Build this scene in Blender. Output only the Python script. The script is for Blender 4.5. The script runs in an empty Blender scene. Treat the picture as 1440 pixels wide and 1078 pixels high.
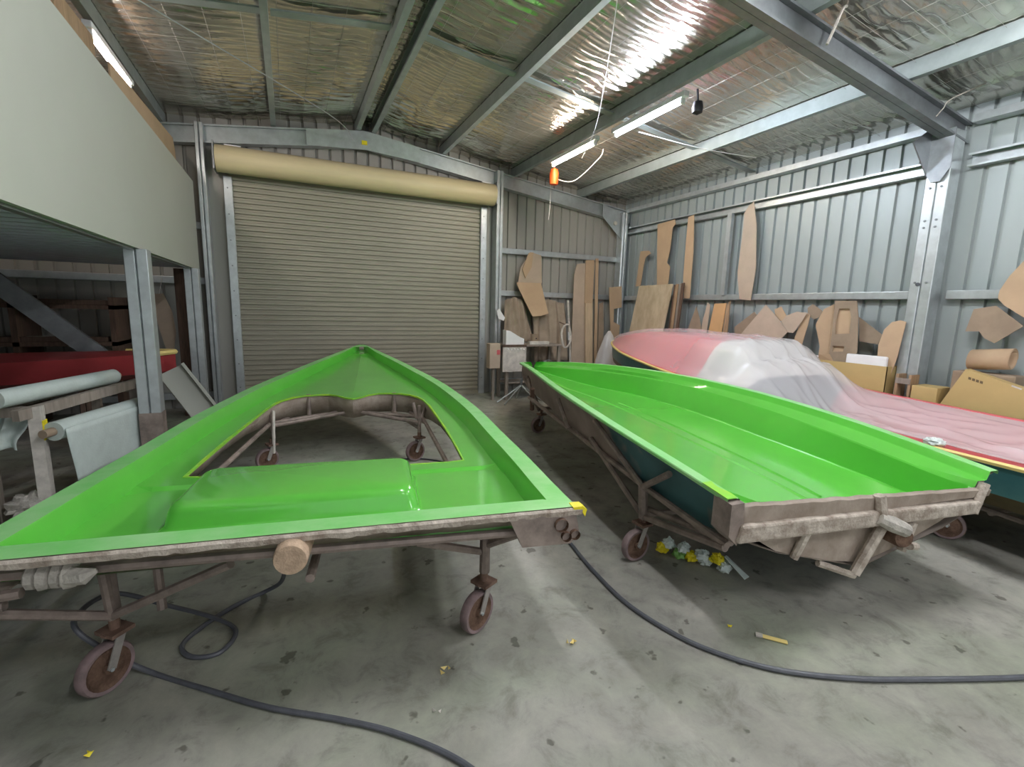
import bpy, bmesh, math, random
import numpy as np
from mathutils import Vector, Matrix, geometry, noise
random.seed(7)
C = bpy.context.scene.collection
S = bpy.context.scene
# ------------------------------------------------------------------ camera, world, light, exposure
cam_d = bpy.data.cameras.new('camera'); cam = bpy.data.objects.new('camera', cam_d); C.objects.link(cam)
cam_d.sensor_width = 36; cam_d.lens = 665/1440*36; cam_d.clip_start = .05
RIGHT, DOWN, FWD = Vector((.906, -.423, .026)), Vector((-.044, -.154, -.987)), Vector((.421, .893, -.158))
RIGHT.normalize(); FWD = (FWD - RIGHT*FWD.dot(RIGHT)).normalized(); UP = RIGHT.cross(FWD)
cam.matrix_world = Matrix((( RIGHT.x, UP.x, -FWD.x, 0), (RIGHT.y, UP.y, -FWD.y, 0), (RIGHT.z, UP.z, -FWD.z, 1.6), (0, 0, 0, 1)))
S.camera = cam
W = bpy.data.worlds.new('overcast_sky'); S.world = W; W.use_nodes = True
W.node_tree.nodes['Background'].inputs[0].default_value = (.93, .96, 1, 1)
W.node_tree.nodes['Background'].inputs[1].default_value = .55
S.view_settings.view_transform = 'Standard'; S.view_settings.look = 'None'; S.view_settings.gamma = 1
S.view_settings.exposure = .85
try: S.view_settings.use_curve_mapping = False
except Exception: pass
S.cycles.max_bounces = 8; S.cycles.diffuse_bounces = 5; S.cycles.glossy_bounces = 4
S.cycles.transparent_max_bounces = 12; S.cycles.caustics_reflective = False
S.cycles.sample_clamp_indirect = 6
S.cycles.use_denoising = True
YF = -4.2                                     # the shed is open to daylight behind the camera
pl = bpy.data.lights.new('door_daylight_portal', 'AREA'); pl.shape = 'RECTANGLE'; pl.size = 10.2; pl.size_y = 3.7
pl.cycles.is_portal = True
po = bpy.data.objects.new('door_daylight_portal', pl); C.objects.link(po)
po.location = (1.2, YF, 1.9); po.rotation_euler = (math.radians(90), 0, 0)

# ------------------------------------------------------------------ materials
MATS = {}
def mat(name, col, rough=.6, metal=0, var=.0, scale=6., bump=0., bscale=None, col2=None, coat=0, alpha=1, spec=None, stretch=None, detail=6, lo=.35, hi=.65):
    m = bpy.data.materials.new(name); m.use_nodes = True; MATS[name] = m
    nt = m.node_tree; b = nt.nodes['Principled BSDF']; L = nt.links.new
    b.inputs['Roughness'].default_value = rough; b.inputs['Metallic'].default_value = metal
    b.inputs['Base Color'].default_value = (*col, 1); b.inputs['Coat Weight'].default_value = coat
    b.inputs['Coat Roughness'].default_value = .06
    b.inputs['Alpha'].default_value = alpha
    if spec is not None: b.inputs['Specular IOR Level'].default_value = spec
    if var or bump or col2:
        tc = nt.nodes.new('ShaderNodeTexCoord'); mp = nt.nodes.new('ShaderNodeMapping'); L(tc.outputs['Object'], mp.inputs[0])
        if stretch: mp.inputs['Scale'].default_value = stretch
        n = nt.nodes.new('ShaderNodeTexNoise'); n.inputs['Scale'].default_value = scale; n.inputs['Detail'].default_value = detail
        n.inputs['Roughness'].default_value = .62; L(mp.outputs[0], n.inputs['Vector'])
        if var or col2:
            r = nt.nodes.new('ShaderNodeValToRGB'); L(n.outputs['Fac'], r.inputs[0])
            r.color_ramp.elements[0].position = lo; r.color_ramp.elements[1].position = hi
            c2 = col2 if col2 else tuple(min(1, x*(1+var)) for x in col)
            c1 = col if col2 else tuple(x*(1-var) for x in col)
            r.color_ramp.elements[0].color = (*c1, 1); r.color_ramp.elements[1].color = (*c2, 1)
            L(r.outputs[0], b.inputs['Base Color'])
        if bump:
            n2 = nt.nodes.new('ShaderNodeTexNoise'); n2.inputs['Scale'].default_value = bscale or scale*4; n2.inputs['Detail'].default_value = 5
            L(mp.outputs[0], n2.inputs['Vector'])
            bm_ = nt.nodes.new('ShaderNodeBump'); bm_.inputs['Strength'].default_value = bump; bm_.inputs['Distance'].default_value = .02
            L(n2.outputs['Fac'], bm_.inputs['Height']); L(bm_.outputs[0], b.inputs['Normal'])
    return m
def emit(name, col, strength):
    m = bpy.data.materials.new(name); m.use_nodes = True; MATS[name] = m
    b = m.node_tree.nodes['Principled BSDF']; b.inputs['Base Color'].default_value = (*col, 1)
    b.inputs['Emission Color'].default_value = (*col, 1); b.inputs['Emission Strength'].default_value = strength
    return m
mat('green', (.135, .56, .07), .18, 0, .04, 2.5, coat=.5)
mat('green_pale', (.20, .64, .16), .40, 0, .12, 5, col2=(.34, .70, .28))
mat('lime_edge', (.42, .72, .04), .45, 0, col2=(.18, .62, .06), scale=5, var=.1)
mat('yellow_tape', (.85, .72, .02), .5, 0, .1, 20)
mat('mould_brown', (.26, .205, .16), .75, 0, col2=(.42, .35, .29), scale=5, bump=.25, bscale=30)
mat('mould_edge', (.30, .24, .19), .8, 0, col2=(.62, .55, .47), scale=14, bump=.5, bscale=60)
mat('teal', (.045, .16, .17), .35, 0, col2=(.08, .22, .21), scale=3, bump=.08)
mat('tube_steel', (.20, .16, .14), .6, .3, col2=(.36, .29, .25), scale=9, bump=.15)
mat('tube_rust', (.12, .07, .05), .75, .2, col2=(.24, .15, .11), scale=12, bump=.2)
mat('tyre', (.30, .21, .21), .7, 0, col2=(.17, .13, .125), scale=11, bump=.2)
mat('rust', (.10, .055, .035), .85, .1, col2=(.2, .12, .08), scale=22, bump=.4)
mat('fork', (.42, .39, .36), .5, .5, .2, 14)
mat('rag', (.45, .42, .37), .9, 0, .2, 18, bump=.4)
mat('cork', (.5, .36, .25), .85, 0, .18, 30, bump=.3)
mat('galv', (.52, .56, .57), .38, .65, .1, 9)
mat('galv_dark', (.27, .29, .30), .42, .6, .12, 8)
mat('purlin', (.37, .42, .42), .42, .5, .1, 6)
mat('clad', (.37, .415, .41), .42, .15, .05, 1.6, stretch=(1, 1, .35))
mat('clad_warm', (.40, .39, .35), .45, .15, .06, 1.6, stretch=(1, 1, .35))
mat('foil', (.70, .675, .60), .22, .93, .12, 1.2, bump=.16, bscale=11)
mat('wire', (.5, .49, .45), .5, .6)
mat('curtain', (.36, .34, .265), .45, .1, .05, 2.2, stretch=(1, 1, 3))
mat('housing', (.78, .66, .40), .45, 0, .06, 3, stretch=(.4, 3, 3))
mat('fascia', (.45, .46, .40), .55, 0, .02, 1.2)
mat('deck_blue', (.46, .49, .57), .4, .3, .08, 5)
mat('timber_dark', (.10, .06, .04), .7, 0, .3, 8, stretch=(6, 6, .6))
mat('timber', (.36, .24, .14), .65, 0, .22, 7, stretch=(5, 5, .5))
mat('timber_pale', (.58, .44, .29), .65, 0, .12, 7, stretch=(5, 5, .5))
mat('timber_grey', (.28, .24, .2), .75, 0, .2, 6, stretch=(5, 5, .5))
mat('ply', (.46, .36, .23), .6, 0, col2=(.62, .52, .37), scale=4, stretch=(1, 1.6, .8))
mat('card', (.50, .355, .225), .8, 0, .06, 3)
mat('card_pale', (.50, .40, .305), .85, 0, .07, 4)
mat('card_dark', (.31, .235, .165), .85, 0, .12, 5)
mat('card_orange', (.58, .36, .17), .75, 0, .06, 5)
mat('carton', (.54, .40, .17), .75, 0, .05, 3)
mat('paper_brown', (.35, .28, .21), .85, 0, .15, 4, bump=.3, bscale=12)
mat('white', (.86, .86, .86), .6, 0, .03, 6)
mat('dusty_white', (.62, .58, .52), .8, 0, .2, 9)
mat('red', (.66, .08, .10), .3, 0, .08, 3, coat=.3)
mat('pinkred', (.66, .13, .15), .35, 0, .08, 3)
mat('red_shaded', (.30, .035, .04), .4, 0, .1, 3)  # stored boat: shade of the bay put into the red
mat('yellow_rim', (.85, .68, .25), .4, 0, .06, 6)
mat('hull_olive', (.11, .085, .03), .45, 0, .2, 4)
mat('rubber', (.055, .06, .07), .55, 0, .2, 20)
mat('hose_grey', (.10, .105, .12), .5, 0, .15, 15)
mat('black', (.012, .012, .016), .5)
mat('orange', (.9, .13, .02), .45, 0, .05, 9)
mat('cable', (.75, .73, .7), .5)
mat('glassfibre', (.56, .64, .60), .5, 0, .05, 10, bump=.1, bscale=60)
mat('grime', (.23, .22, .2), .8, 0, .3, 6)
mat('ink', (.14, .10, .05), .8)
mat('leafgreen', (.2, .42, .1), .5, 0, .2, 12)
mat('bagwhite', (.72, .8, .76), .4, 0, .1, 10)
emit('tube_white', (.80, .87, 1.0), 185)
emit('tube_unseen', (.95, .96, 1.0), 210)  # glow of the extra tubes added out of view
emit('tube_warm', (1.0, .87, .72), 120)
emit('tube_pink', (1.0, .88, .82), 90)

# concrete floor
m = mat('concrete', (.36, .36, .33), .62)
nt = m.node_tree; b = nt.nodes['Principled BSDF']; L = nt.links.new
tc = nt.nodes.new('ShaderNodeTexCoord')
def nz(scale, detail=8, rough=.6, dist=0.):
    n = nt.nodes.new('ShaderNodeTexNoise'); n.inputs['Scale'].default_value = scale; n.inputs['Detail'].default_value = detail
    n.inputs['Roughness'].default_value = rough; n.inputs['Distortion'].default_value = dist; L(tc.outputs['Object'], n.inputs['Vector']); return n
def ramp(src, stops):
    r = nt.nodes.new('ShaderNodeValToRGB'); L(src, r.inputs[0]); e = r.color_ramp.elements
    while len(e) < len(stops): e.new(.5)
    for k, (p, c) in enumerate(stops): e[k].position = p; e[k].color = (*c, 1)
    return r
def mix(a, b_, fac, mode='MIX', f=1.):
    x = nt.nodes.new('ShaderNodeMix'); x.data_type = 'RGBA'; x.blend_type = mode
    if fac is None: x.inputs[0].default_value = f
    else: L(fac, x.inputs[0])
    L(a, x.inputs[6]); L(b_, x.inputs[7]); return x.outputs[2]
big = ramp(nz(.9, 9, .65, .5).outputs['Fac'], [(.3, (.25, .24, .205)), (.5, (.355, .345, .30)), (.72, (.50, .475, .415))])
grn = ramp(nz(.55, 5, .6, .8).outputs['Fac'], [(.42, (1, 1, 1)), (.66, (.86, .97, .84))])
mid = ramp(nz(5.5, 10, .7, .4).outputs['Fac'], [(.33, (.62, .62, .60)), (.48, (.95, .95, .95)), (.7, (1.15, 1.15, 1.12))])
spot = ramp(nz(9, 3, .5).outputs['Fac'], [(.30, (.45, .44, .42)), (.335, (1, 1, 1))])
c_ = mix(big.outputs[0], grn.outputs[0], None, 'MULTIPLY'); c_ = mix(c_, mid.outputs[0], None, 'MULTIPLY'); c_ = mix(c_, spot.outputs[0], None, 'MULTIPLY')
L(c_, b.inputs['Base Color'])
rr = ramp(nz(2.2).outputs['Fac'], [(.3, (.45, .45, .45)), (.7, (.75, .75, .75))]); L(rr.outputs[0], b.inputs['Roughness'])
bp = nt.nodes.new('ShaderNodeBump'); bp.inputs['Strength'].default_value = .25; bp.inputs['Distance'].default_value = .01
L(nz(22, 8, .7).outputs['Fac'], bp.inputs['Height']); L(bp.outputs[0], b.inputs['Normal'])

# hull paint of the second mould: teal quarter aft, brown skin further forward
m = mat('hull_mix', (.3, .2, .16), .55); nt = m.node_tree; b = nt.nodes['Principled BSDF']; L = nt.links.new
tc = nt.nodes.new('ShaderNodeTexCoord'); sp = nt.nodes.new('ShaderNodeSeparateXYZ'); L(tc.outputs['Object'], sp.inputs[0])
ns = nt.nodes.new('ShaderNodeTexNoise'); ns.inputs['Scale'].default_value = 4; L(tc.outputs['Object'], ns.inputs['Vector'])
ma = nt.nodes.new('ShaderNodeMath'); ma.operation = 'MULTIPLY_ADD'; ma.inputs[1].default_value = .9; L(ns.outputs['Fac'], ma.inputs[0]); L(sp.outputs['Y'], ma.inputs[2])
r = ramp(ma.outputs[0], [(.18, (.20, .16, .13)), (.22, (.04, .125, .135)), (.46, (.045, .13, .14)), (.50, (.26, .20, .17))])
# ramp clamps to 0..1: scale the coordinate so 1 = 3 m
dv = nt.nodes.new('ShaderNodeMath'); dv.operation = 'DIVIDE'; dv.inputs[1].default_value = 3.2; L(ma.outputs[0], dv.inputs[0]); L(dv.outputs[0], r.inputs[0])
mxn = mix(r.outputs[0], ramp(ns.outputs['Fac'], [(.3, (.75, .75, .75)), (.7, (1.2, 1.2, 1.2))]).outputs[0], None, 'MULTIPLY'); L(mxn, b.inputs['Base Color'])

# thin cloudy plastic sheet
m = bpy.data.materials.new('plastic_sheet'); m.use_nodes = True; MATS['plastic_sheet'] = m; nt = m.node_tree; L = nt.links.new
b = nt.nodes['Principled BSDF']; b.inputs['Base Color'].default_value = (.95, .94, .95, 1); b.inputs['Roughness'].default_value = .25
tc = nt.nodes.new('ShaderNodeTexCoord')
n = nz(1.3, 3, .5, .8); a = ramp(n.outputs['Fac'], [(.3, (-.07, -.07, -.07)), (.72, (.07, .07, .07))])
sp = nt.nodes.new('ShaderNodeSeparateXYZ'); L(tc.outputs['Object'], sp.inputs[0])      # the sheet lies doubled over the cockpit half
mr = nt.nodes.new('ShaderNodeMapRange'); mr.inputs[1].default_value = 2.2; mr.inputs[2].default_value = 2.9; mr.inputs[3].default_value = .5; mr.inputs[4].default_value = .30; L(sp.outputs['Y'], mr.inputs[0])
ad = nt.nodes.new('ShaderNodeMath'); ad.inputs[1].default_value = -.02; L(mr.outputs[0], ad.inputs[0]); L(ad.outputs[0], b.inputs['Alpha'])

# ------------------------------------------------------------------ mesh helpers
class MB:
    def __init__(s): s.v = []; s.f = []
    def add(s, vs, fs):
        o = len(s.v); s.v += [tuple(p) for p in vs]; s.f += [tuple(i+o for i in f) for f in fs]; return s
    def box(s, x0, x1, y0, y1, z0, z1):
        return s.add([(x, y, z) for x in (x0, x1) for y in (y0, y1) for z in (z0, z1)],
                     [(0, 1, 3, 2), (4, 6, 7, 5), (0, 4, 5, 1), (2, 3, 7, 6), (0, 2, 6, 4), (1, 5, 7, 3)])
    def bar(s, a, b, w, h, up=(0, 0, 1)):
        a, b = Vector(a), Vector(b); d = (b-a).normalized(); up = Vector(up)
        r = d.cross(up)
        if r.length < 1e-4: r = d.cross(Vector((1, 0, 0)))
        r.normalize(); u = r.cross(d).normalized(); q = []
        for p in (a, b):
            for i, j in ((-1, -1), (1, -1), (1, 1), (-1, 1)): q.append(p+r*i*w/2+u*j*h/2)
        return s.add(q, [(0, 1, 2, 3), (7, 6, 5, 4), (0, 4, 5, 1), (1, 5, 6, 2), (2, 6, 7, 3), (3, 7, 4, 0)])
    def tube(s, path, r, n=8, caps=True):
        P = [Vector(p) for p in path]; rings = []; pr = None
        for i, p in enumerate(P):
            d = (P[min(i+1, len(P)-1)]-P[max(i-1, 0)]).normalized()
            if pr is None: x = d.orthogonal().normalized()
            else: x = (pr-d*pr.dot(d)).normalized()
            pr = x; y = d.cross(x); rr = r[i] if isinstance(r, (list, tuple)) else r
            rings.append([p+x*math.cos(2*math.pi*k/n)*rr+y*math.sin(2*math.pi*k/n)*rr for k in range(n)])
        fs = []
        for i in range(len(P)-1):
            for k in range(n):
                a = i*n+k; b_ = i*n+(k+1) % n; fs.append((a, b_, b_+n, a+n))
        if caps: fs += [tuple(range(n-1, -1, -1)), tuple(range((len(P)-1)*n, len(P)*n))]
        return s.add([p for q in rings for p in q], fs)
    def lathe(s, prof, c, axis, n=20):
        c = Vector(c); a = Vector(axis).normalized(); x = a.orthogonal().normalized(); y = a.cross(x)
        vs = [c+a*h+(x*math.cos(2*math.pi*k/n)+y*math.sin(2*math.pi*k/n))*r for r, h in prof for k in range(n)]
        fs = [(i*n+k, i*n+(k+1) % n, (i+1)*n+(k+1) % n, (i+1)*n+k) for i in range(len(prof)-1) for k in range(n)]
        return s.add(vs, fs)
    def grid(s, rows, close=False):
        n = len(rows[0]); vs = [p for r_ in rows for p in r_]
        return s.add(vs, [(i*n+k, i*n+k+1, (i+1)*n+k+1, (i+1)*n+k) for i in range(len(rows)-1) for k in range(n-1)])
    def prism(s, pts, off):
        n = len(pts); off = Vector(off); A = [Vector(p) for p in pts]
        return s.add(A+[p+off for p in A], [tuple(range(n-1, -1, -1)), tuple(range(n, 2*n))]+[(i, (i+1) % n, n+(i+1) % n, n+i) for i in range(n)])
    def build(s, name, material, parent=None, smooth=False, angle=35, thick=0, off=0.):
        me = bpy.data.meshes.new(name); me.from_pydata(s.v, [], s.f); me.validate(); 
        bm = bmesh.new(); bm.from_mesh(me)
        if not thick: bmesh.ops.recalc_face_normals(bm, faces=bm.faces)
        bm.to_mesh(me); bm.free()
        if smooth: me.shade_smooth(); me.set_sharp_from_angle(angle=math.radians(angle))
        me.materials.append(MATS[material])
        o = bpy.data.objects.new(name, me); C.objects.link(o)
        if parent: o.parent = parent
        if thick:
            md = o.modifiers.new('thick', 'SOLIDIFY'); md.thickness = thick; md.offset = off
        return o
def bevel(o, w=.01, seg=2):
    md = o.modifiers.new('bevel', 'BEVEL'); md.width = w; md.segments = seg; md.limit_method = 'ANGLE'; return o
def tag(o, label, cat, group=None, kind=None):
    o['label'] = label
    if cat: o['category'] = cat
    if group: o['group'] = group
    if kind: o['kind'] = kind
    return o
def thing(name, label, cat, loc=(0, 0, 0), rotz=0, group=None):
    o = bpy.data.objects.new(name, None); C.objects.link(o); o.location = loc; o.rotation_euler = (0, 0, rotz); o.empty_display_size = .1
    return tag(o, label, cat, group)
def struct(o, label): o['kind'] = 'structure'; o['label'] = label; return o
def smooth_path(pts, n=8):
    P = [Vector(p) for p in pts]; out = []
    for i in range(len(P)-1):
        p0, p1, p2, p3 = P[max(i-1, 0)], P[i], P[i+1], P[min(i+2, len(P)-1)]
        for k in range(n):
            t = k/n; out.append(.5*((2*p1)+(p2-p0)*t+(2*p0-5*p1+4*p2-p3)*t*t+(3*p1-p0-3*p2+p3)*t**3))
    return out+[P[-1]]
def interp(x, xs, ys): return float(np.interp(x, xs, ys))
def smooth_tab(xs, ys):
    P = smooth_path([(a, b_, 0) for a, b_ in zip(xs, ys)], 8); X = [p.x for p in P]; Y = [p.y for p in P]
    return lambda u: float(np.interp(u, X, Y))
def ns3(x, y=0, z=0): return noise.noise(Vector((x, y, z)))

# ------------------------------------------------------------------ the shed
XR, XL, YB, RX = 6.42, -3.98, 8.30, 1.2
def roof_z(x): return 4.41-.126*abs(x-RX)
fl = MB().box(XL-.3, XR+.3, YF-6, YB+.3, -.12, 0).build('floor', 'concrete'); struct(fl, 'worn grey concrete floor of the shed')

def cladding(parent, name, origin, sdir, out, width, zbot, ztop, material):
    """one roll-formed wall sheet: flat pans and narrow rib channels pushed away from the room"""
    o = Vector(origin); sd = Vector(sdir); od = Vector(out); P = []
    n = max(1, round(width/.1905)); p = width/n
    for k in range(n):
        x = k*p; P += [(x, 0), (x+.072, 0), (x+.082, .032), (x+.108, .032), (x+.118, 0)]
    P.append((width, 0)); vs = []; fs = []
    for s_, d in P:
        q = o+sd*s_+od*d; vs += [(q.x, q.y, zbot), (q.x, q.y, ztop(s_) if callable(ztop) else ztop)]
    for k in range(len(P)-1): fs.append((2*k, 2*k+2, 2*k+3, 2*k+1))
    return MB().add(vs, fs).build(name, material, parent)
def empty_struct(name, label):
    o = bpy.data.objects.new(name, None); C.objects.link(o); return struct(o, label)
wr = empty_struct('wall_right', 'pale grey ribbed steel wall with horizontal girts')
y = YF
while y < YB-.01:
    w = min(.762, YB-y); cladding(wr, 'cladding_sheet', (XR, y, 0), (0, 1, 0), (1, 0, 0), w, 0, roof_z(XR)+.02, 'clad'); y += .762
wb = empty_struct('wall_back', 'ribbed steel gable wall around the roller door')
x = XL
while x < XR-.01:
    w = min(.762, XR-x)
    if x+w < -.6 or x > 2.9: zb = 0
    else: zb = 3.2
    x0 = x
    cladding(wb, 'cladding_sheet', (x, YB, 0), (1, 0, 0), (0, 1, 0), w, zb, lambda s_, x0=x0: roof_z(x0+s_)+.02, 'clad_warm'); x += .762
wl = empty_struct('wall_left', 'ribbed steel wall behind the mezzanine')
y = YF
while y < YB-.01:
    w = min(.762, YB-y); cladding(wl, 'cladding_sheet', (XL, y, 0), (0, 1, 0), (-1, 0, 0), w, 0, roof_z(XL)+.02, 'clad'); y += .762
for a_, b_ in ((-1.0, -.62), (3.14, 3.45)): MB().box(a_, b_, YB-.03, YB, 0, 3.45).build('infill_panel', 'clad_warm', wb)
# hem returns that close the corners
MB().box(XR-.005, XR+.05, YB-.01, YB+.05, 0, 3.75).build('corner_flashing', 'galv', wb)

def channel(a, b, depth, flange, parent, name, material, open_dir, t=.012, lip=.02):
    """C section from a to b; web is 'depth' tall (vertical or along up), flanges reach along open_dir"""
    a, b, od = Vector(a), Vector(b), Vector(open_dir).normalized(); d = (b-a).normalized(); up = od.cross(d).normalized()
    prof = [(0, -depth/2), (flange, -depth/2), (flange, -depth/2+lip), (flange-t, -depth/2+lip), (flange-t, -depth/2+t), (t, -depth/2+t),
            (t, depth/2-t), (flange-t, depth/2-t), (flange-t, depth/2-lip), (flange, depth/2-lip), (flange, depth/2), (0, depth/2)]
    vs = [p+od*q[0]+up*q[1] for p in (a, b) for q in prof]; n = len(prof)
    fs = [(i, (i+1) % n, n+(i+1) % n, n+i) for i in range(n)]+[tuple(range(n-1, -1, -1)), tuple(range(n, 2*n))]
    return MB().add(vs, fs).build(name, material, parent)
# girts
for z, f in ((.2, .09), (1.86, .10), (3.2, .10)):
    for y0, y1 in ((YF, 2.68), (3.0, 8.12)):
        (channel((XR-.004, y0, z), (XR-.004, y1, z), .13, f, wr, 'girt', 'galv', (-1, 0, 0)) if z > 3 else
         bevel(MB().box(XR-.10, XR-.002, y0, y1, z-.05, z+.04).build('girt', 'galv', wr), .008, 2))
MB().box(XR-.14, XR-.002, 3.0, 8.1, 3.55, 3.62).build('eave_strut', 'galv', wr)
MB().box(XR-.14, XR-.002, YF, 2.68, 3.55, 3.62).build('eave_strut', 'galv', wr)
for z in (.2, 1.87, 2.64):
    for a_, b_ in ((3.50, 6.22), (XL, -1.02)): bevel(MB().box(a_, b_, YB-.10, YB-.002, z-.055, z+.045).build('girt', 'galv', wb), .008, 2)
MB().box(6.28, 6.34, 5.50, 5.58, 1.89, 3.14).build('stud', 'galv', wr)
# columns (pairs of channels back to back)
def column(x, y, h, dx, dy, parent, name='column', split='y', material='galv'):
    o = MB()
    if split == 'y': o.box(x-dx/2, x+dx/2, y-dy/2, y-.006, 0, h).box(x-dx/2, x+dx/2, y+.006, y+dy/2, 0, h).box(x-dx/2+.01, x+dx/2-.01, y-.006, y+.006, 0, h)
    else: o.box(x-dx/2, x-.006, y-dy/2, y+dy/2, 0, h).box(x+.006, x+dx/2, y-dy/2, y+dy/2, 0, h).box(x-.006, x+.006, y-dy/2+.01, y+dy/2-.01, 0, h)
    return bevel(o.build(name, material, parent), .006, 1)
c = column(XR-.17, 2.84, 3.5, .20, .20, wr)
for z in (.35, .42, 1.98, 2.55, 2.62, 2.95):
    for yy in (2.79, 2.89): MB().lathe([(0, 0), (.012, 0), (.012, .006), (0, .008)], (XR-.275, yy, z), (-1, 0, 0), 8).build('bolt', 'galv_dark', c)
MB().lathe([(.0, 0), (.02, 0), (.02, .012), (0, .012)], (XR-.272, 2.86, 1.96), (-1, 0, 0), 10).build('grommet', 'rubber', c)
gp = MB().prism([(XR-.30, 2.94, 3.55), (XR-.05, 2.94, 3.55), (XR-.05, 2.94, 3.0), (XR-.17, 2.94, 2.96), (XR-.27, 2.94, 3.06), (XR-.62, 2.94, 3.36)], (0, -.012, 0)).build('knee_plate', 'galv_dark', wr)
MB().prism([(XR-.29, 2.73, 3.5), (XR-.29, 2.95, 3.5), (XR-.29, 2.95, 3.12), (XR-.29, 2.88, 3.0), (XR-.29, 2.80, 3.0), (XR-.29, 2.73, 3.12)], (-.012, 0, 0)).build('gusset_plate', 'galv_dark', wr)
column(6.24, 8.14, 3.55, .12, .20, wb, split='x')
MB().tube([(6.16, 8.02, 0), (6.16, 8.02, 3.5)], .028, 10).build('downpipe', 'galv', wb, True)
column(-1.00, 8.14, roof_z(-1)-.16, .10, .22, wb, split='x')
column(3.47, 8.14, roof_z(3.47)-.16, .12, .22, wb, split='x')

# ---- roof
nx, ny = 180, 520; xs = np.linspace(XL-.02, XR+.02, nx); ys = np.linspace(YF, YB+.03, ny)
PX = [-3.95, -2.72, -1.40, -.05, 1.06, 1.36, 2.43, 3.77, 5.20, 6.36]
X, Y = np.meshgrid(xs, ys, indexing='ij')
pi_ = np.searchsorted(PX, X).clip(1, len(PX)-1); pa = np.array(PX)[pi_-1]; pb = np.array(PX)[pi_]
fr = np.clip((X-pa)/(pb-pa), 0, 1); sag = np.sin(np.pi*fr)
ph = 1.7*np.sin(X*5.1+1.3*np.sin(Y*.9))+1.1*np.sin(X*11.3+Y*2.1)
rip = .013*np.sin(2*np.pi*Y/.125+ph)*(.55+.45*np.sin(X*3.3+Y*1.9))+.006*np.sin(2*np.pi*Y/.071+2.3*np.sin(X*7+Y*.7))
cell = -.004*np.abs(np.sin(np.pi*X/.15))
Z = 4.41-.126*np.abs(X-RX)-.022*sag+rip*sag**.4+cell*sag
idx = np.arange(nx*ny).reshape(nx, ny); q = np.stack([idx[:-1, :-1], idx[1:, :-1], idx[1:, 1:], idx[:-1, 1:]], -1).reshape(-1, 4)
me = bpy.data.meshes.new('ceiling'); me.from_pydata(np.stack([X, Y, Z], -1).reshape(-1, 3).tolist(), [], q.tolist()); me.shade_smooth()
me.materials.append(MATS['foil']); ceil = bpy.data.objects.new('ceiling', me); C.objects.link(ceil); struct(ceil, 'silver foil insulation under the pitched roof')
MB().prism([(XL-.1, YF, roof_z(XL)+.06), (RX, YF, 4.5), (XR+.1, YF, roof_z(XR)+.06), (XR+.1, YF, roof_z(XR)+.1), (RX, YF, 4.55), (XL-.1, YF, roof_z(XL)+.1)], (0, YB-YF+.05, 0)).build('roof_sheet', 'galv_dark', ceil)
mw = MB()
for xx in np.arange(XL+.1, XR, .30): mw.tube([(xx, YF, roof_z(xx)-.035), (xx, YB, roof_z(xx)-.035)], .0014, 3, False)
for yy in np.arange(YF, YB, .30):
    mw.tube([(XL, yy, roof_z(XL)-.037), (RX, yy, 4.373), (XR, yy, roof_z(XR)-.037)], .0014, 3, False)
o = mw.build('safety_mesh', 'wire', ceil); o['kind'] = 'stuff'
for k, px in enumerate(PX[:-1]):
    sgn = -1 if px < RX else 1
    channel((px, YF, roof_z(px)-.085), (px, YB-.02, roof_z(px)-.085), .15, .065, ceil, 'purlin', 'purlin', (sgn if k not in (4, 5) else -sgn, 0, 0))
for yb in (5.25, .0):                           # a row of bridging between the purlins at mid bay
    for a, b_ in zip(PX[1:-1], PX[2:]):
        if abs(b_-a) < .5: continue
        MB().bar((a+.02, yb, roof_z(a)-.075), (b_-.02, yb, roof_z(b_)-.075), .10, .016).build('bridging', 'purlin', ceil)
def rafter(y, d, fl_, name='rafter', ends=(XL, XR), mt='galv_dark'):
    for side in (-1, 1):
        e = ends[0] if side < 0 else ends[1]
        channel((RX, y, 4.245-d/2), (e, y, 4.245-d/2-.126*abs(e-RX)), d, fl_, ceil, name, mt, (0, -1, 0))
        channel((RX, y+.004, 4.245-d/2), (e, y+.004, 4.245-d/2-.126*abs(e-RX)), d, fl_, ceil, name, mt, (0, 1, 0))
rafter(2.80, .20, .065); rafter(-2.4, .20, .065)
rafter(8.18, .24, .07, mt='galv')
MB().prism([(.35, 8.095, 4.13), (RX, 8.095, 4.235), (2.05, 8.095, 4.13), (2.05, 8.095, 3.90), (RX, 8.095, 3.965), (.35, 8.095, 3.90)], (0, -.008, 0)).build('apex_plate', 'galv', ceil)
MB().box(1.14, 1.22, 8.07, 8.086, 4.03, 4.09).build('marker_tag', 'yellow_tape', ceil)
MB().prism([(6.2, 8.09, 3.5), (5.7, 8.09, 3.66), (5.7, 8.09, 3.42), (6.2, 8.09, 3.0)], (0, -.01, 0)).build('knee_plate', 'galv', ceil)
MB().lathe([(0, 0), (.04, 0), (.04, .02), (0, .02)], (6.0, 8.075, 3.32), (0, -1, 0), 10).build('sprinkler_disc', 'dusty_white', ceil)
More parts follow.
